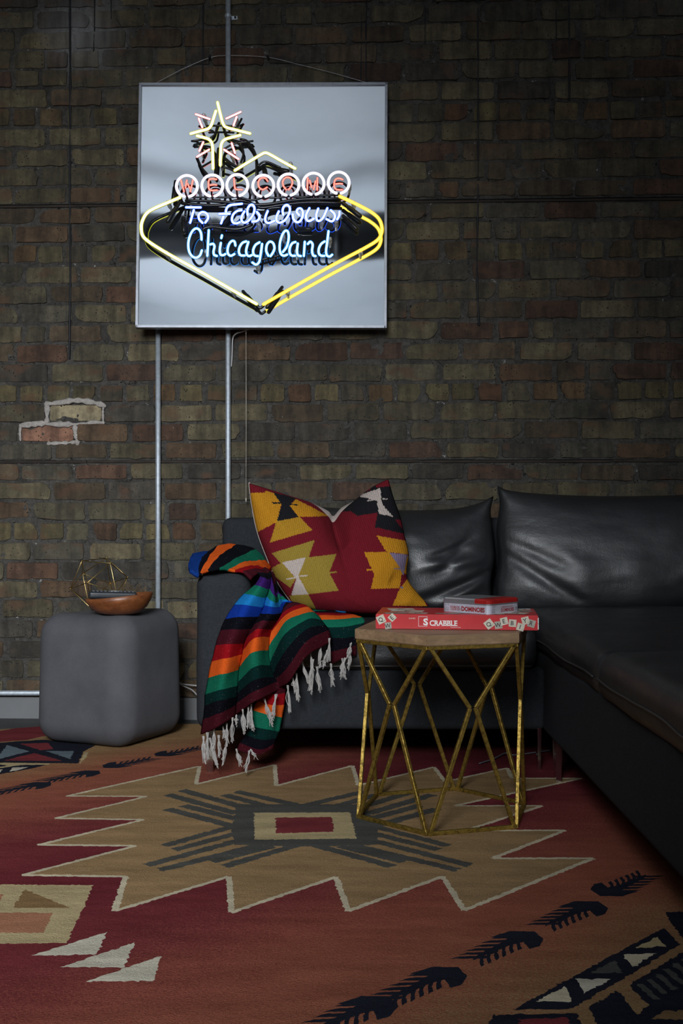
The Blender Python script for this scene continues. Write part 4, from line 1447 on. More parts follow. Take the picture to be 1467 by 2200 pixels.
def wool(name, stops, n):
    """stripes along V, one stripe per unit"""
    m, nt, N, L, B = newmat(name)
    co = texco(nt, 'UV')
    sp = N.new('ShaderNodeSeparateXYZ'); L.new(co, sp.inputs[0])
    ob = texco(nt)
    wob = math_node(nt, 'MULTIPLY', math_node(nt, 'SUBTRACT', noise_node(nt, ob, 160, 2), 0.5), 0.10)
    v = math_node(nt, 'DIVIDE', math_node(nt, 'ADD', sp.outputs['Y'], wob), float(n), True)
    c = ramp(nt, v, [(k / n, s_[1]) for k, s_ in enumerate(stops)], 'CONSTANT')
    nz = noise_node(nt, ob, 420, 3, 0.75)
    c = mixc(nt, 0.85, c, ramp(nt, nz, [(0.25, (0.55, 0.55, 0.55)), (0.75, (1.35, 1.35, 1.35))]), 'MULTIPLY')
    fl = math_node(nt, 'GREATER_THAN', noise_node(nt, ob, 300, 1), 0.74)
    c = mixc(nt, math_node(nt, 'MULTIPLY', fl, 0.35), c, (0.6, 0.5, 0.4, 1))
    L.new(c, B.inputs['Base Color'])
    B.inputs['Roughness'].default_value = 1.0
    B.inputs['Specular IOR Level'].default_value = 0.03
    bump(nt, nz, 0.9, 0.004, B)
    return m


m_serape = wool('serape_wool', STR, 14)
STR2 = [('blue', (0.008, 0.045, 0.24)), ('black', (0.007, 0.007, 0.012)), ('orange', (0.85, 0.13, 0.018)), ('black', (0.007, 0.008, 0.012)), ('green', (0.010, 0.165, 0.095)), ('orange', (0.85, 0.13, 0.018)), ('red', (0.36, 0.008, 0.014)), ('maroon', (0.075, 0.010, 0.018))]
m_serape2 = wool('serape_wool_arm', STR2, 8)


def catgrid(ctrl, nu_, nv_):
    """ctrl[col][row] of 3-vectors + value; returns dense array"""
    cols = [np.array(catmull(c, nv_)) for c in ctrl]
    out = []
    for r in range(len(cols[0])):
        out.append(np.array(catmull([c[r] for c in cols], nu_)))
    return np.array(out)  # rows x cols x k


def cloth(name, ctrl, mat, parent, nu_=8, nv_=6, thick=0.006, vals=None, ripple=0.003, smooth_v=True):
    C3 = []
    for c in ctrl:
        col = []
        for r, (x, y, Y) in enumerate(c):
            p = P(x, y, Y)
            col.append((p.x, p.y, p.z, vals[r] if vals else float(r)))
        C3.append(col)
    G = catgrid(C3, nu_, nv_)
    R, K = G.shape[0], G.shape[1]
    pos = G[:, :, :3].copy()
    # normals
    du = np.gradient(pos, axis=1); dv = np.gradient(pos, axis=0)
    nr = np.cross(du, dv)
    nr /= (np.linalg.norm(nr, axis=2, keepdims=True) + 1e-9)
    if nr[:, :, 1].mean() > 0:
        nr = -nr
    for r in range(R):
        for k in range(K):
            p = pos[r, k]
            pos[r, k] += nr[r, k] * ripple * (noise.noise(Vector(p) * 18) + 0.5 * noise.noise(Vector(p) * 45))
    fr = pos + nr * thick / 2; bk = pos - nr * thick / 2
    vs = [tuple(p) for p in fr.reshape(-1, 3)] + [tuple(p) for p in bk.reshape(-1, 3)]
    m1 = R * K
    fs = []
    for r in range(R - 1):
        for k in range(K - 1):
            a = r * K + k
            fs.append((a, a + 1, a + K + 1, a + K))
            fs.append((m1 + a, m1 + a + K, m1 + a + K + 1, m1 + a + 1))
    bd = [k for k in range(K)] + [r * K + K - 1 for r in range(1, R)] + [(R - 1) * K + k for k in range(K - 2, -1, -1)] + [r * K for r in range(R - 2, 0, -1)]
    for i in range(len(bd)):
        a, b_ = bd[i], bd[(i + 1) % len(bd)]
        fs.append((b_, a, m1 + a, m1 + b_))
    o = mesh(name, vs, fs, mat, parent, True)
    uvl = o.data.uv_layers.new(name='UVMap')
    val = G[:, :, 3].reshape(-1)
    uu = np.tile(np.linspace(0, 1, K), R)
    uvs = np.array([(uu[lp.vertex_index % m1], val[lp.vertex_index % m1]) for lp in o.data.loops], np.float32)
    uvl.data.foreach_set('uv', uvs.ravel())
    return o, pos


z1 = lambda pts, Ys: [(400 + x * 0.2727, 1160 + y * 0.2727, Y) for (x, y), Y in zip(pts, Ys)]
blanket = thing('serape_blanket', 'multicoloured striped serape blanket with white fringe draped over the sofa arm and seat', 'blanket', (-0.3, -0.95, 0.2))
cA = z1([(125, 1530), (138, 1420), (150, 1310), (158, 1220), (178, 1095), (205, 965), (238, 835), (275, 715), (312, 630), (380, 515), (460, 430), (535, 360), (585, 290), (560, 262), (530, 240)],
        [-0.962] * 8 + [-0.960, -0.958, -0.952, -0.945, -0.935, -0.91, -0.88])
cB = z1([(250, 1470), (255, 1370), (265, 1265), (272, 1180), (290, 1060), (315, 935), (340, 822), (385, 705), (430, 612), (480, 518), (530, 440), (580, 372), (615, 305), (605, 265), (570, 240)],
        [-1.028] * 7 + [-1.02, -1.01, -1.0, -0.985, -0.97, -0.95, -0.92, -0.88])
cC = z1([(372, 1392), (376, 1310), (381, 1235), (386, 1150), (398, 1030), (424, 905), (440, 815), (505, 695), (555, 602), (590, 530), (612, 455), (636, 390), (648, 315), (640, 270), (600, 240)],
        [-0.965] * 7 + [-0.96, -0.955, -0.95, -0.945, -0.937, -0.925, -0.9, -0.86])
cC2 = [(x + 5 + 0.06 * max(0, 1400 - y) * 0.05, y - 4, Y + 0.026) for x, y, Y in cC]
cD = z1([(545, 1268), (548, 1190), (548, 1100), (540, 1000), (530, 890), (545, 775), (568, 705), (615, 640), (650, 590), (668, 530), (680, 490), (690, 448), (688, 400), (675, 330), (640, 260)],
        [-1.03] * 5 + [-1.025, -1.018, -1.005, -0.99, -0.965, -0.955, -0.94, -0.92, -0.88, -0.84])
cE = z1([(710, 1188), (695, 1125), (672, 1085), (648, 990), (636, 875), (642, 765), (662, 705), (708, 630), (730, 578), (726, 530), (720, 492), (712, 450), (698, 405), (682, 330), (660, 270)],
        [-0.955] * 5 + [-0.946, -0.936, -0.922, -0.915, -0.905, -0.895, -0.88, -0.86, -0.84, -0.8])
cF = z1([(815, 1110), (800, 1010), (785, 880), (782, 750), (790, 652), (798, 592), (800, 556), (800, 515), (780, 500), (765, 490), (750, 475), (735, 450), (710, 420), (690, 350), (670, 280)],
        [-1.005, -1.015, -1.015, -0.995, -0.955, -0.925, -0.90, -0.87, -0.865, -0.865, -0.865, -0.862, -0.86, -0.85, -0.84])
cE2 = [(x + 4, y - 6, Y + 0.018) for x, y, Y in cE]
cG = z1([(950, 915), (950, 800), (955, 705), (958, 632), (960, 582), (945, 537), (905, 514), (865, 502), (830, 496), (800, 488), (775, 475), (750, 450), (720, 420), (700, 350), (680, 280)],
        [-1.02, -1.022, -1.002, -0.972, -0.946, -0.912, -0.875, -0.86, -0.86, -0.86, -0.86, -0.858, -0.855, -0.845, -0.835])
cH = z1([(1138, 800), (1122, 712), (1098, 680), (1064, 640), (1015, 584), (978, 548), (938, 524), (885, 504), (845, 498), (810, 488), (785, 475), (760, 450), (730, 420), (705, 350), (685, 280)],
        [-0.965, -0.962, -0.952, -0.935, -0.905, -0.875, -0.858, -0.855, -0.855, -0.855, -0.855, -0.853, -0.85, -0.84, -0.83])
main, mpos = cloth('cloth_drape', [cA, cB, cC, cC2, cD, cE, cE2, cF, cG, cH], m_serape, blanket, 8, 7, 0.007)
cI = z1([(1130, 985), (1120, 890), (1110, 770), (1090, 690), (1065, 640), (1045, 606), (1020, 588), (990, 572), (960, 560)], [-0.925, -0.925, -0.925, -0.922, -0.905, -0.88, -0.84, -0.78, -0.72])
cJ = z1([(1240, 930), (1238, 860), (1240, 775), (1240, 690), (1230, 632), (1190, 604), (1140, 588), (1090, 572), (1050, 562)], [-0.94, -0.945, -0.94, -0.93, -0.908, -0.88, -0.84, -0.78, -0.72])
cK = z1([(1338, 905), (1336, 830), (1345, 760), (1402, 655), (1388, 616), (1330, 600), (1270, 586), (1200, 572), (1130, 560)], [-0.93, -0.93, -0.925, -0.92, -0.90, -0.87, -0.83, -0.77, -0.71])
cloth('cloth_seat_fold', [cI, cJ, cK], m_serape, blanket, 8, 6, 0.007, [0, 1, 2, 3, 4, 5, 6, 7, 8])
cloth('cloth_seat_fold', [z1([(985, 575), (985, 562), (1000, 552)], [-0.80, -0.74, -0.70]), z1([(1120, 582), (1120, 566), (1115, 552)], [-0.80, -0.74, -0.70]), z1([(1262, 586), (1255, 566), (1240, 550)], [-0.80, -0.74, -0.70])],
      m_serape, blanket, 6, 6, 0.006, [9, 10, 10.95])
lL = z1([(400, 1655), (425, 1600), (470, 1540), (515, 1470), (528, 1345), (560, 1275), (600, 1200), (640, 1120)], [-0.93] * 8)
lM = z1([(560, 1690), (575, 1650), (600, 1575), (625, 1490), (640, 1378), (665, 1300), (690, 1215), (705, 1120)], [-0.952] * 8)
lR = z1([(680, 1640), (690, 1605), (705, 1560), (726, 1508), (750, 1402), (766, 1300), (778, 1205), (780, 1120)], [-0.93] * 8)
cloth('cloth_lower_fold', [lL, lM, lR], m_serape, blanket, 8, 6, 0.007, [0, 1, 2, 3, 4, 5, 6, 7])
# bunched over the arm
arm_rows = [[(28, 248), (16, 195), (40, 145), (70, 110)], [(98, 288), (104, 205), (140, 140), (195, 92)], [(118, 262), (158, 180), (205, 115), (262, 62)], [(172, 240), (240, 155), (320, 95), (405, 46)], [(262, 232), (350, 180), (450, 120), (548, 90)],
            [(330, 240), (420, 195), (510, 172), (602, 165)], [(384, 244), (470, 212), (560, 210), (645, 230)], [(446, 256), (520, 238), (590, 245), (655, 275)], [(515, 300), (570, 268), (625, 285), (685, 330)]]
YY = [-0.94, -0.885, -0.79, -0.68]
ctrl = [z1([row[q] for row in arm_rows], [YY[q] - (0.02 if i == 1 else 0) + 0.018 * math.sin(i * 1.4 + q) for i in range(9)]) for q in range(4)]
back = []
for (x, y, Y), dn in zip(ctrl[3], (0.05, 0.05, 0.055, 0.06, 0.05, 0.04, 0.03, 0.02, 0.02)):
    w3 = P(x, y, Y) + Vector((0.0, 0.10, 0.0)); w3.z = max(0.622, w3.z - dn)
    px_ = proj(w3); back.append((px_[0], px_[1], w3.y))
ctrl.append(back)
cloth('cloth_arm_fold', ctrl, m_serape2, blanket, 10, 7, 0.009, [0, 1, 2, 3, 4, 5, 6, 7, 8], 0.006)
# fringe
m_fringe = M_plain('white_cotton_fringe', (0.44, 0.42, 0.40, 1), 0.9, var=0.2, nscale=200, bstr=0.3)
for i, (x0, y0, x1, y1) in enumerate([(135, 1545, 145, 1745), (165, 1515, 172, 1720), (185, 1560, 240, 1790), (220, 1488, 215, 1645), (255, 1540, 262, 1695), (318, 1590, 285, 1760), (320, 1445, 318, 1615), (290, 1475, 300, 1545), (365, 1400, 362, 1590), (395, 1385, 392, 1455),
                                      (445, 1335, 460, 1515), (510, 1285, 522, 1490), (490, 1310, 490, 1470), (615, 1250, 678, 1455), (708, 1215, 680, 1410), (800, 1145, 815, 1345), (868, 1050, 882, 1255), (840, 1090, 866, 1200), (912, 955, 960, 1130), (978, 880, 1000, 1060),
                                      (1000, 940, 970, 1200), (1062, 812, 1050, 990), (1030, 1000, 1052, 1190), (1112, 870, 1080, 1000), (1128, 775, 1125, 950), (1138, 975, 1158, 1140), (1228, 935, 1250, 1090), (1250, 930, 1215, 1095), (1295, 870, 1280, 1015), (1300, 815, 1270, 920),
                                      (395, 1650, 425, 1770), (500, 1660, 470, 1820), (510, 1655, 545, 1715)]):
    a = z1([(x0, y0)], [-0.985])[0]; b_ = z1([(x1, y1)], [-0.99])[0]
    A = P(*a); Bv = P(*b_)
    if Bv.z < RUGZ + 0.004:
        Bv.z = RUGZ + 0.004
    t = MB()
    for s_ in range(14):
        off = Vector((random.gauss(0, 0.0016), random.gauss(0, 0.002), 0))
        sp = Vector((random.gauss(0, 0.0034), random.gauss(0, 0.004), random.uniform(-0.008, 0.016)))
        mid = A.lerp(Bv, 0.5) + Vector((random.gauss(0, 0.0032), random.gauss(0, 0.003), 0))
        pts = catmull([A + off, A.lerp(Bv, 0.18) + off * 0.5, mid, Bv + sp], 3)
        pts = [Vector(p) for p in pts]
        for p in pts:
            p.z = max(p.z, RUGZ + 0.003)
        t.tube(pts, 0.0009, 4, False)
    kn = A.lerp(Bv, 0.06)
    t.tube([kn + (A - Bv).normalized() * 0.003, kn - (A - Bv).normalized() * 0.004], 0.0024, 6)
    t.build('tassel', m_fringe, blanket)
# ================================================================== HEXAGONAL SIDE TABLE
def gold_mat():
    m, nt, N, L, B = newmat('gold_leaf_metal')
    co = texco(nt)
    n1 = noise_node(nt, co, 90, 5, 0.75)
    n2 = noise_node(nt, co, 16, 4, 0.6)
    c = ramp(nt, n1, [(0.3, (0.05, 0.032, 0.007)), (0.5, (0.32, 0.21, 0.04)), (0.75, (0.54, 0.37, 0.09))])
    c = mixc(nt, 0.6, c, ramp(nt, n2, [(0.3, (0.55, 0.55, 0.5)), (0.7, (1.1, 1.1, 1.1))]), 'MULTIPLY')
    spk = math_node(nt, 'GREATER_THAN', noise_node(nt, co, 140, 3, 0.7), 0.66)
    c = mixc(nt, spk, c, (0.025, 0.018, 0.006, 1))
    L.new(c, B.inputs['Base Color'])
    B.inputs['Metallic'].default_value = 0.75
    L.new(ramp(nt, n1, [(0.3, (0.6, 0.6, 0.6)), (0.7, (0.36, 0.36, 0.36))]), B.inputs['Roughness'])
    bump(nt, n1, 0.35, 0.003, B)
    return m


def wood_mat(name, a, b_, scale=(3, 26, 26), rough=0.55):
    m, nt, N, L, B = newmat(name)
    mp = texco(nt, 'Object', scale)
    n1 = noise_node(nt, mp, 1.4, 6, 0.65)
    n2 = noise_node(nt, texco(nt, 'Object', tuple(s * 5 for s in scale)), 1.0, 3, 0.6)
    c = ramp(nt, n1, [(0.3, a), (0.7, b_)])
    c = mixc(nt, 0.6, c, ramp(nt, n2, [(0.3, (0.65, 0.65, 0.65)), (0.7, (1.15, 1.15, 1.15))]), 'MULTIPLY')
    L.new(c, B.inputs['Base Color'])
    B.inputs['Roughness'].default_value = rough
    bump(nt, n2, 0.25, 0.0015, B)
    return m


m_gold = gold_mat()
m_top = wood_mat('washed_mango_wood', (0.17, 0.105, 0.055), (0.34, 0.22, 0.125))
fv, bv = F(918.5, 1797, RUGZ), F(977, 1699.5, RUGZ)
tc = (F(767, 1761, RUGZ) + F(1110.5, 1779, RUGZ) + F(1125.5, 1723.5, RUGZ) + F(810.5, 1711.5, RUGZ) + fv + bv) / 6
TR, TA = 0.238, math.radians(256)
TH = CAM.z - (1365.6 - CY) * (fv.y - CAM.y) / FPX   # top of the wood
hexp = [(tc.x + TR * math.cos(TA + k * math.pi / 3), tc.y + TR * math.sin(TA + k * math.pi / 3)) for k in range(6)]
table = thing('hexagonal_side_table', 'hexagonal side table with wooden top on a gold leaf lattice frame', 'table', (tc.x, tc.y, RUGZ))
WT_ = 0.026
bm = bmesh.new()
rim = [bm.verts.new((tc.x + (x - tc.x) * 1.01, tc.y + (y - tc.y) * 1.01, TH - WT_)) for x, y in hexp]
f0 = bm.faces.new(rim)
r = bmesh.ops.extrude_face_region(bm, geom=[f0])
for v in [g for g in r['geom'] if isinstance(g, bmesh.types.BMVert)]:
    v.co.z = TH
bmesh.ops.recalc_face_normals(bm, faces=bm.faces)
bmesh.ops.bevel(bm, geom=list(bm.edges), offset=0.0018, segments=2, affect='EDGES')
me = bpy.data.meshes.new('table_top'); bm.to_mesh(me); bm.free(); me.materials.append(m_top)
link(bpy.data.objects.new('table_top', me), table)
BT = 0.0098
zt, zb = TH - WT_ - BT / 2, RUGZ + BT / 2
zm = zt - (zt - zb) * 0.335
inn = lambda p: (tc.x + (p[0] - tc.x) * 0.975, tc.y + (p[1] - tc.y) * 0.975)
hx = [inn(p) for p in hexp]


def gbar(name, a, b_, wd=BT, ht=BT):
    bm = bmesh.new()
    t = MB(); t.bar(a, b_, wd, ht)
    vv = [bm.verts.new(v) for v in t.v]
    for f in t.f:
        bm.faces.new([vv[i] for i in f])
    bmesh.ops.recalc_face_normals(bm, faces=bm.faces)
    bmesh.ops.bevel(bm, geom=list(bm.edges), offset=0.0012, segments=1, affect='EDGES')
    me = bpy.data.meshes.new(name); bm.to_mesh(me); bm.free(); me.materials.append(m_gold)
    return link(bpy.data.objects.new(name, me), table)


for k in range(6):
    p, q = hx[k], hx[(k + 1) % 6]
    gbar('top_rail', (*p, zt), (*q, zt))
    gbar('bottom_rail', (*p, zb), (*q, zb))
    mx, my = (p[0] + q[0]) / 2, (p[1] + q[1]) / 2
    ux, uy = (q[0] - p[0]), (q[1] - p[1])
    ln = math.hypot(ux, uy); ux, uy = ux / ln, uy / ln
    g = 0.007
    for sgn, v in ((-1, p), (1, q)):
        top = (v[0] - sgn * ux * 0.006, v[1] - sgn * uy * 0.006, zt)
        bot = (v[0] - sgn * ux * 0.006, v[1] - sgn * uy * 0.006, zb)
        mid = (mx + sgn * ux * g, my + sgn * uy * g, zm)
        gbar('upper_strut', top, mid)
        gbar('lower_strut', mid, bot)

# ------------------------------------------------------------------ word game box
m_redbox = M_plain('red_printed_card', (0.52, 0.022, 0.026, 1), 0.35, var=0.10, nscale=14, bstr=0.05)
m_whiteprint = M_plain('white_ink', (0.78, 0.76, 0.74, 1), 0.5, var=0.04, bstr=0)
m_blackprint = M_plain('black_ink', (0.02, 0.02, 0.02, 1), 0.5, var=0.1, bstr=0)
m_tile = M_plain('printed_cream_tile', (0.58, 0.53, 0.43, 1), 0.5, var=0.12, nscale=50, bstr=0)
m_tile2 = M_plain('printed_grey_tile', (0.36, 0.33, 0.28, 1), 0.5, var=0.12, nscale=50, bstr=0)
BH = 0.038
zbx = TH + 0.0006
fl = P(807, 1319, 0); d = FPX * (CAM.z - (zbx + BH)) / (1319 - CY)
FL = Vector(((807 - CX) * d / FPX, CAM.y + d, zbx))
yaw = math.radians(-6.5)
bx = Vector((math.cos(yaw), math.sin(yaw), 0)); by = Vector((-math.sin(yaw), math.cos(yaw), 0)); bz = Vector((0, 0, 1))
BW, BD = 0.408, 0.205
box = thing('board_game_box', 'flat red board game box with letter tiles and SCRABBLE lettering on the hexagonal table', 'game box', FL + bx * BW / 2 + by * BD / 2)


def obox(o_, w_, d_, h_, name, mat, parent, bev=0.0012, ax=None):
    ax = ax or (bx, by, bz)
    bm = bmesh.new()
    vv = [bm.verts.new(o_ + ax[0] * (w_ * i) + ax[1] * (d_ * j) + ax[2] * (h_ * k)) for k in (0, 1) for i, j in ((0, 0), (1, 0), (1, 1), (0, 1))]
    for f in ((3, 2, 1, 0), (4, 5, 6, 7), (0, 1, 5, 4), (1, 2, 6, 5), (2, 3, 7, 6), (3, 0, 4, 7)):
        bm.faces.new([vv[i] for i in f])
    bmesh.ops.recalc_face_normals(bm, faces=bm.faces)
    if bev:
        bmesh.ops.bevel(bm, geom=list(bm.edges), offset=bev, segments=2, affect='EDGES')
    me = bpy.data.meshes.new(name); bm.to_mesh(me); bm.free(); me.materials.append(mat)
    return link(bpy.data.objects.new(name, me), parent)


lid = obox(FL + bz * 0.0006, BW, BD, BH - 0.0006, 'box_lid', m_redbox, box)


def quad_print(name, c, xd, yd, w_, h_, ang, mat, parent, lift):
    ca, sa = math.cos(ang), math.sin(ang)
    ex, ey = xd * ca + yd * sa, yd * ca - xd * sa
    n_ = xd.cross(yd)
    vs = [c + ex * (i * w_ / 2) + ey * (j * h_ / 2) + n_ * lift for i, j in ((-1, -1), (1, -1), (1, 1), (-1, 1))]
    return mesh(name, vs, [(0, 1, 2, 3)], mat, parent), ex, ey


fx = lambda px: (px - 807) / 341 * BW        # front face: photo x to metres along the box
fz = lambda py, px=980: BH - (py - (1319 + (px - 807) / 341 * 2)) / 31.5 * BH


def tile(px, py, ang, ch, sub, size=0.0195, mat=None, k=0):
    c = FL + bx * fx(px) + bz * fz(py, px)
    n_ = -by
    o, ex, ey = quad_print('printed_tile', c, bx, bz, size, size, math.radians(ang), mat or m_tile, lid, 0.0003 + 0.00012 * k)
    text_mesh('tile_letter', ch, 0.0155, c - ey * 0.0052 - ex * 0.0012, ex, ey, m_blackprint, o, 0.0002, 0.95, 'CENTER', 0.0006 + 0.00012 * k)
    text_mesh('tile_score', sub, 0.0045, c - ey * 0.0072 + ex * 0.0062, ex, ey, m_blackprint, o, 0, 1, 'CENTER', 0.0006 + 0.00012 * k)


tile(833.5, 1343.5, 8, 'W', '4', 0.0165, m_tile2, 0)
tile(818.5, 1330.5, 25, 'Q', '10', 0.0205, None, 2)
tile(842, 1326.5, 45, 'E', '1', 0.0165, None, 1)
for k, (px, py, a, ch, s_) in enumerate([(1065.5, 1341, 8, 'W', '4'), (1077.5, 1333, 14, 'E', '1'), (1095, 1337, -4, 'B', '3'), (1111.5, 1345, -16, 'I', '1'), (1134, 1337.5, -16, 'R', '1'), (1121.5, 1331.5, 14, 'Y', '4'), (1046, 1339, 38, 'Q', '10')]):
    tile(px, py, a, ch, s_, 0.0185 if ch != 'Q' else 0.021, None if ch not in 'WR' else m_tile2, k)
# SCRABBLE wordmark: framed S, then small capitals with serifs
nface = -by
o0 = FL + bx * fx(908) + bz * fz(1344.5, 908)
text_mesh('title_letter', 'S', 0.0228, o0 + bz * 0.0034, bx, bz, m_whiteprint, lid, 0.0009, 1.12)
cur = fx(921)
caps = text_mesh('title_lettering', 'CRABBLE', 0.0185, FL + bx * cur + bz * fz(1342.8, 921), bx, bz, m_whiteprint, lid, 0.00045, 0.93)
# serifs on the small capitals
sm = MB()
xw = max((v.co - FL).dot(bx) for v in caps.data.vertices); x0c = min((v.co - FL).dot(bx) for v in caps.data.vertices)
zlo = min(v.co.z for v in caps.data.vertices); zhi = max(v.co.z for v in caps.data.vertices)
for fr in (0.175, 0.285, 0.325, 0.455, 0.475, 0.625, 0.765, 0.895):
    xx = x0c + (xw - x0c) * fr
    c = FL + bx * xx
    for z in (zlo, zhi - 0.0013):
        if fr in (0.325, 0.455, 0.285) and z > zlo:
            continue
        q = Vector((c.x, c.y, z)) - by * 0.0006
        sm.add([q - bx * 0.0022, q + bx * 0.0022, q + bx * 0.0022 + bz * 0.0011, q - bx * 0.0022 + bz * 0.0011], [(0, 1, 2, 3)])
sm.build('title_serifs', m_whiteprint, lid)
fo = FL - by * 0.0005
for a, b_ in (((898, 1324), (916, 1324)), ((898, 1344.5), (916, 1344.5)), ((898, 1324), (898, 1344.5)), ((916, 1324), (916, 1329)), ((916, 1341.5), (916, 1344.5))):
    A = fo + bx * fx(a[0]) + bz * fz(a[1], a[0]); Bv = fo + bx * fx(b_[0]) + bz * fz(b_[1], b_[0])
    t = MB(); t.bar(A, Bv, 0.0008, 0.0006, tuple(by))
    t.build('title_frame_line', m_whiteprint, lid)
text_mesh('small_print', 'Crossword Game', 0.0036, FL + bx * fx(965) + bz * fz(1347, 965), bx, bz, m_whiteprint, lid)
text_mesh('small_print', 'GAMES', 0.0055, FL + bx * fx(877) + bz * fz(1329.5, 877), bx, bz, m_tile, lid)
# end panel and printed tiles on the top
text_mesh('side_title', 'SCRABBLE', 0.019, FL + bx * (BW + 0.0002) + by * 0.075 + bz * 0.012, by, bz, m_whiteprint, lid, 0.0006, 0.9)
zt_ = FL + bz * BH
for k, (u, v, w_, h_, a, m_) in enumerate([(0.055, 0.15, 0.07, 0.05, 12, m_tile), (0.075, 0.095, 0.085, 0.045, -6, m_tile), (0.05, 0.03, 0.06, 0.035, 20, m_tile2), (0.105, 0.035, 0.05, 0.03, -14, m_tile), (0.18, 0.03, 0.06, 0.018, 0, m_tile2), (0.22, 0.05, 0.06, 0.02, 3, m_tile2),
                                            (0.355, 0.06, 0.06, 0.05, -20, m_tile), (0.375, 0.12, 0.045, 0.045, 15, m_tile2), (0.34, 0.16, 0.07, 0.04, 8, m_tile), (0.30, 0.03, 0.05, 0.025, -8, m_tile), (0.378, 0.178, 0.04, 0.028, 5, m_whiteprint)]):
    c = zt_ + bx * u + by * v
    o, ex, ey = quad_print('printed_tile', c, bx, by, w_, h_, math.radians(a), m_, lid, 0.0002 + 0.00008 * k)
    text_mesh('tile_letter', 'AETOSNRLIUD'[k], h_ * 0.8, c - ey * h_ * 0.28, ex, ey, m_blackprint, o, 0, 1, 'CENTER', 0.0003 + 0.00008 * k)
# worn white corner
for hh in (0.0, 0.4):
    t = MB(); q = FL + bx * (BW + 0.0001) - by * 0.0001
    t.bar(q + bz * (0.003 + hh * BH), q + bz * (BH * 0.45 + hh * BH), 0.0022, 0.0022, tuple(bx))
    t.build('worn_corner', m_whiteprint, lid)

# ------------------------------------------------------------------ domino tin
m_tin = M_plain('printed_silver_tin', (0.62, 0.64, 0.74, 1), 0.34, 0.35, var=0.12, nscale=60, bstr=0.05)
m_tinlid = M_plain('plain_tin_rim', (0.62, 0.63, 0.67, 1), 0.25, 0.8, var=0.05, bstr=0)
m_tinred = M_plain('red_enamel', (0.42, 0.02, 0.018, 1), 0.3, 0.2, var=0.15, nscale=60, bstr=0)
m_redprint = M_plain('red_ink', (0.30, 0.018, 0.022, 1), 0.5, var=0.1, bstr=0)
ztn = zbx + BH
tcor = FL + bx * (BW * 0.703) + by * 0.006; tcor.z = ztn
tyaw = math.radians(-43)
ta = Vector((math.cos(tyaw), math.sin(tyaw), 0))          # along the left face, towards the near corner
tb = Vector((-math.sin(tyaw), math.cos(tyaw), 0))         # along the right face, away
TL_, TD_ = 0.152, 0.135
torg = tcor - ta * TL_
tin = thing('domino_tin', 'silver and red metal tin lettered DOMINOES resting on the red game box', 'tin', torg + ta * TL_ / 2 + tb * TD_ / 2)


def rrect(o_, w_, d_, r_, z, n=5):
    pts = []
    for cx, cy, a0 in ((w_ - r_, r_, -90), (w_ - r_, d_ - r_, 0), (r_, d_ - r_, 90), (r_, r_, 180)):
        for k in range(n + 1):
            a = math.radians(a0 + 90 * k / n)
            pts.append(o_ + ta * (cx + r_ * math.cos(a)) + tb * (cy + r_ * math.sin(a)) + Vector((0, 0, z)))
    return pts


def stack(rings, name, mat, parent):
    n_ = len(rings[0])
    vs = [v for r_ in rings for v in r_]
    fs = [tuple(range(n_))[::-1]]
    for l in range(len(rings) - 1):
        fs += [(l * n_ + k, l * n_ + (k + 1) % n_, (l + 1) * n_ + (k + 1) % n_, (l + 1) * n_ + k) for k in range(n_)]
    fs.append(tuple((len(rings) - 1) * n_ + k for k in range(n_)))
    return mesh(name, vs, fs, mat, parent)


e = 0.0012
tbody = stack([rrect(torg, TL_, TD_, 0.014, 0.0005), rrect(torg, TL_, TD_, 0.014, 0.0245)], 'tin_body', m_tin, tin)
tl = stack([rrect(torg - ta * e - tb * e, TL_ + 2 * e, TD_ + 2 * e, 0.015, 0.0235), rrect(torg - ta * e - tb * e, TL_ + 2 * e, TD_ + 2 * e, 0.015, 0.0255), rrect(torg - ta * 0.0004 - tb * 0.0004, TL_ + 0.0008, TD_ + 0.0008, 0.014, 0.0262),
            rrect(torg - ta * 0.0004 - tb * 0.0004, TL_ + 0.0008, TD_ + 0.0008, 0.014, 0.0345), rrect(torg + ta * 0.004 + tb * 0.004, TL_ - 0.008, TD_ - 0.008, 0.011, 0.0375)], 'tin_lid', m_tinlid, tin)
# red enamel half of the lid, wrapped round the near corner
red = []
e2 = 0.0003
for z, ins_ in ((0.0264, 0.0), (0.0345, 0.0), (0.0378, 0.0044)):
    w_, d_ = TL_ - 2 * ins_, TD_ - 2 * ins_
    o_ = torg + ta * (ins_ - e2 - 0.0004 * (ins_ == 0)) + tb * (ins_ - e2 - 0.0004 * (ins_ == 0))
    w_ += 2 * e2 + 0.0008 * (ins_ == 0); d_ += 2 * e2 + 0.0008 * (ins_ == 0)
    r_ = 0.0145 - ins_ * 0.7
    ring = [o_ + ta * (w_ * 0.70) + Vector((0, 0, z))]
    for k in range(6):
        a = math.radians(-90 + 90 * k / 5)
        ring.append(o_ + ta * (w_ - r_ + r_ * math.cos(a)) + tb * (r_ + r_ * math.sin(a)) + Vector((0, 0, z)))
    for k in range(6):
        a = math.radians(0 + 90 * k / 5)
        ring.append(o_ + ta * (w_ - r_ + r_ * math.cos(a)) + tb * (d_ - r_ + r_ * math.sin(a)) + Vector((0, 0, z)))
    ring.append(o_ + ta * (w_ * 0.70) + tb * d_ + Vector((0, 0, z)))
    red.append(ring)
n_ = len(red[0])
vs = [v for r_ in red for v in r_]
fs = []
for l in range(2):
    fs += [(l * n_ + k, l * n_ + k + 1, (l + 1) * n_ + k + 1, (l + 1) * n_ + k) for k in range(n_ - 1)]
fs.append(tuple(2 * n_ + k for k in range(n_)))
o = mesh('lid_red_panel', vs, fs, m_tinred, tl)
o['label'] = 'red enamel half of the lid'
up = Vector((0, 0, 1))
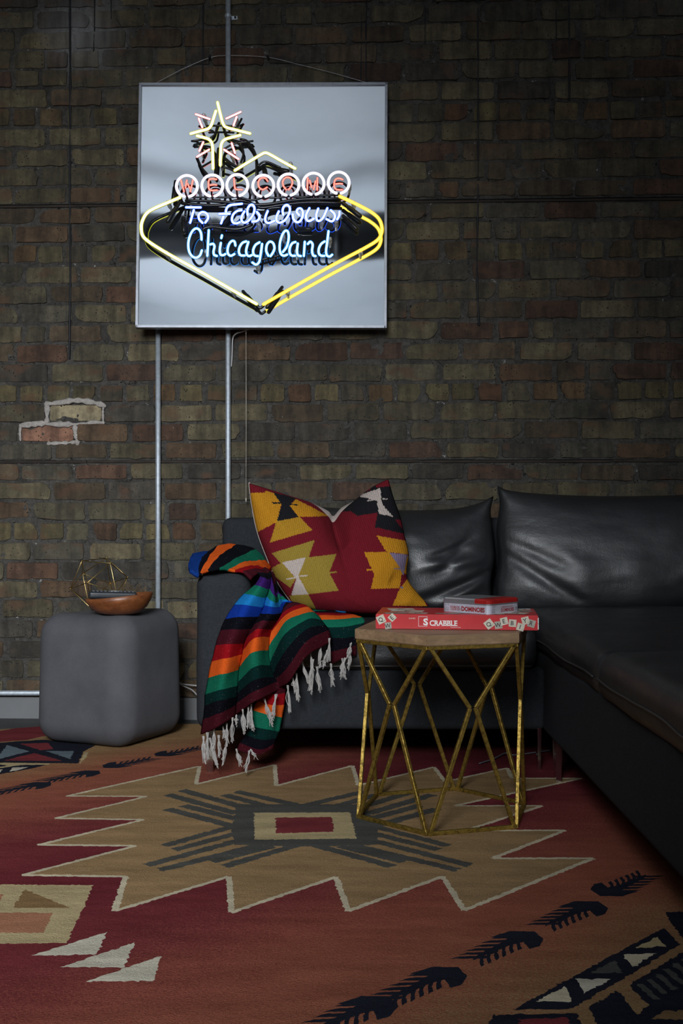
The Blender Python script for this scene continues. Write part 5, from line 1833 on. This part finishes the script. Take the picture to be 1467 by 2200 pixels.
lf = lambda u, z, l=0.0004: torg + ta * u + Vector((0, 0, z))
text_mesh('tin_title', 'DOMINOES', 0.0155, lf(0.064, 0.0055), ta, up, m_redprint, tbody, 0.0007, 0.92, 'LEFT', 0.0004)
text_mesh('tin_subtitle', 'DOUBLE SIX', 0.0072, lf(0.028, 0.0115), ta, up, m_redprint, tbody, 0.0002, 0.78, 'LEFT', 0.0004)
text_mesh('tin_subtitle', 'COLOR DOT', 0.0072, lf(0.029, 0.0055), ta, up, m_redprint, tbody, 0.0002, 0.78, 'LEFT', 0.0004)
ro = torg + ta * TL_
text_mesh('tin_title', 'DOMINOES', 0.0118, ro + tb * 0.050 + up * 0.0045, tb, up, m_redprint, tbody, 0.0004, 0.95, 'LEFT', 0.0004)
text_mesh('tin_subtitle', 'DOUBLE SIX COLOR DOT', 0.0046, ro + tb * 0.051 + up * 0.0148, tb, up, m_redprint, tbody, 0.0001, 0.95, 'LEFT', 0.0004)
# printed dominoes with pips and the little mark near each corner
for o_, xd, n_ in ((torg, ta, -tb), (ro, tb, ta)):
    for base in (0.010, 0.018):
        t = MB()
        for (i, j) in ((0, 0), (0, 1), (0, 2), (1, 0), (1, 1), (1, 2), (0.5, 3.6), (0.1, 4.4), (0.9, 4.4), (0.5, 0.2)):
            c = o_ + xd * (base + i * 0.0042 + j * 0.0006) + up * (0.0045 + j * 0.0035) + n_ * 0.0005
            t.add([c + (xd * math.cos(a) + up * math.sin(a)) * 0.00085 for a in np.linspace(0, 2 * math.pi, 7)[:-1]], [tuple(range(6))])
        t.build('printed_pips', m_blackprint, tbody)
    t = MB()
    end = (TL_ - 0.022) if xd is ta else (TD_ - 0.018)
    c = o_ + xd * end + up * 0.0095 + n_ * 0.0005
    t.add([c - xd * 0.004 + up * 0.005, c - up * 0.0005 - xd * 0.0006, c, c - xd * 0.0012 + up * 0.003], [(0, 1, 2, 3)])
    t.add([c + xd * 0.004 + up * 0.005, c + xd * 0.0012 + up * 0.003, c, c + xd * 0.0006 - up * 0.0005], [(0, 1, 2, 3)])
    t.add([c - xd * 0.004 - up * 0.003, c + xd * 0.004 - up * 0.003, c + xd * 0.004 - up * 0.0022, c - xd * 0.004 - up * 0.0022], [(0, 1, 2, 3)])
    t.build('printed_emblem', m_blackprint, tbody)

# ================================================================== GREY STOOL
def concrete():
    m, nt, N, L, B = newmat('cast_concrete')
    co = texco(nt)
    n1 = noise_node(nt, co, 7, 5, 0.6)
    n2 = noise_node(nt, co, 240, 3, 0.7)
    c = ramp(nt, n1, [(0.3, (0.066, 0.067, 0.076)), (0.7, (0.094, 0.095, 0.106))])
    c = mixc(nt, 0.4, c, ramp(nt, n2, [(0.3, (0.75, 0.75, 0.75)), (0.7, (1.15, 1.15, 1.15))]), 'MULTIPLY')
    L.new(c, B.inputs['Base Color'])
    B.inputs['Roughness'].default_value = 0.85
    p = bump(nt, n2, 0.25, 0.0012, B)
    bump(nt, n1, 0.25, 0.006, B, p)
    return m


m_conc = concrete()
SQ, SH = 0.376, 0.456
sty = math.radians(-24)
scx, scy = P(238, 1400, -0.385).x, -0.385


def stool_fn(v):
    z = v.z
    k = 1.0 + 0.022 * (1 - z / SH)
    x, y = v.x * k, v.y * k
    x += 0.004 * math.sin(y * 9 + z * 4); y += 0.004 * math.sin(x * 9 + 1)
    zz = z + (0.008 * (x / SQ) - 0.010 * math.exp(-(((x) ** 2 + y ** 2) / 0.03))) * max(0, (z - SH + 0.1) / 0.1)
    return Vector((scx + x * math.cos(sty) - y * math.sin(sty), scy + x * math.sin(sty) + y * math.cos(sty), max(RUGZ, zz + 0.0)))


vs, fs = rbox(-SQ / 2, SQ / 2, -SQ / 2, SQ / 2, RUGZ, SH, 0.078, stool_fn, 10, 7)
o = mesh('concrete_stool', vs, fs, m_conc, None, True)
tag(o, 'rounded square grey concrete stool on the rug beside the sofa', 'stool')
STZ = SH - 0.004

# ------------------------------------------------------------------ wooden bowl
m_bowl = wood_mat('turned_acacia_wood', (0.12, 0.036, 0.012), (0.27, 0.095, 0.032), (16, 16, 30), 0.4)
bwy = -0.515
bc = P(256, 1330, bwy)
BR, BHH = 0.113, 0.062
zb0 = STZ - 0.001
prof = [(0.0, 0.0), (0.045, 0.0), (0.07, 0.006), (0.092, 0.022), (0.106, 0.042), (BR, BHH), (BR - 0.005, BHH + 0.001), (BR - 0.0085, BHH - 0.003), (0.099, 0.042), (0.084, 0.024), (0.06, 0.011), (0.0, 0.008)]
SEG = 48
vs, fs = [], []
for (r_, z) in prof:
    for k in range(SEG):
        a = 2 * math.pi * k / SEG
        x = r_ * math.cos(a); y = r_ * math.sin(a) * 0.86
        zz = z + 0.10 * x * (z / BHH)
        vs.append((bc.x + x + 0.02 * (z / BHH) * 0, bwy + y, zb0 + zz))
for l in range(len(prof) - 1):
    for k in range(SEG):
        k2 = (k + 1) % SEG
        fs.append((l * SEG + k, l * SEG + k2, (l + 1) * SEG + k2, (l + 1) * SEG + k))
o = mesh('wooden_bowl', vs, fs, m_bowl, None, True)
tag(o, 'shallow oval wooden bowl on the grey concrete stool', 'bowl')
# ------------------------------------------------------------------ remote control in the bowl
m_remote = M_plain('dark_grey_plastic', (0.022, 0.026, 0.032, 1), 0.42, var=0.15, bstr=0.1)
m_button = M_plain('grey_rubber_button', (0.10, 0.11, 0.12, 1), 0.6, var=0.1, bstr=0)
ra, rb_ = P(190, 1283, bwy - 0.035), P(294, 1289, bwy + 0.005)
rz = zb0 + BHH
ra.z, rb_.z = rz + 0.007, rz + 0.001
rx = (rb_ - ra).normalized(); ry = Vector((-rx.y, rx.x, 0)).normalized(); rzv = rx.cross(ry).normalized()
rem = thing('remote_control', 'dark remote control lying across the wooden bowl', 'remote', ra.lerp(rb_, 0.5))
ln = (rb_ - ra).length


def rem_fn(v):
    return ra + rx * v.x + ry * v.y + rzv * v.z


vs, fs = rbox(0, ln, -0.023, 0.023, -0.014, 0.011, 0.009, rem_fn, 6, 4)
body = mesh('remote_body', vs, fs, m_remote, rem, True)
for i in range(11):
    for j in (-1, 0, 1):
        u = 0.016 + i * (ln - 0.03) / 10
        vs, fs = rbox(u - 0.0035, u + 0.0035, j * 0.0125 - 0.0042, j * 0.0125 + 0.0042, 0.0105, 0.0132, 0.001, rem_fn, 1, 1)
        mesh('button', vs, fs, m_button, body)
vs, fs = rbox(ln * 0.45, ln * 0.63, -0.013, 0.013, 0.0105, 0.0138, 0.001, rem_fn, 1, 1)
mesh('display_window', vs, fs, m_tinlid, body)

# ------------------------------------------------------------------ wire polyhedron
m_brass = M_plain('brass_rod', (0.62, 0.44, 0.17, 1), 0.28, 1.0, var=0.15, nscale=50, bstr=0.03)
ph_ = (1 + 5 ** 0.5) / 2
ico = [Vector(v).normalized() for v in [(-1, ph_, 0), (1, ph_, 0), (-1, -ph_, 0), (1, -ph_, 0), (0, -1, ph_), (0, 1, ph_), (0, -1, -ph_), (0, 1, -ph_), (ph_, 0, -1), (ph_, 0, 1), (-ph_, 0, -1), (-ph_, 0, 1)]]
tgt = [((x - 555) / 420, -(y - 480) / 420) for x, y in [(340, 125), (595, 115), (815, 148), (960, 370), (145, 570), (285, 810), (375, 172), (735, 432), (250, 430)]]
best = None
rr = random.Random(3)
for _ in range(4000):
    q = Quaternion((rr.gauss(0, 1), rr.gauss(0, 1), rr.gauss(0, 1), rr.gauss(0, 1))).normalized()
    vv = [q @ v for v in ico]
    e_ = sum(min((v.x - a) ** 2 + (v.z - b_) ** 2 for v in vv) for a, b_ in tgt)
    if best is None or e_ < best[0]:
        best = (e_, q)
IR = 0.101
py_ = -0.30
pc_ = P(213, 1262, py_)
vv = [best[1] @ v * IR for v in ico]
low = min(v.z for v in vv)
pcz = STZ + 0.003 - low
poly = thing('geometric_wire_sculpture', 'open brass wire polyhedron standing behind the wooden bowl', 'ornament', (pc_.x, py_, STZ))
vv = [v + Vector((pc_.x, py_, pcz)) for v in vv]
for i in range(12):
    for j in range(i + 1, 12):
        if (vv[i] - vv[j]).length < IR * 1.1:
            t = MB(); t.tube([vv[i], vv[j]], 0.0015, 6)
            t.build('rod', m_brass, poly, True)
for v in vv:
    t = MB(); t.tube([v - Vector((0, 0, 0.001)), v + Vector((0, 0, 0.001))], 0.0026, 8)
    t.build('joint', m_brass, poly, True)
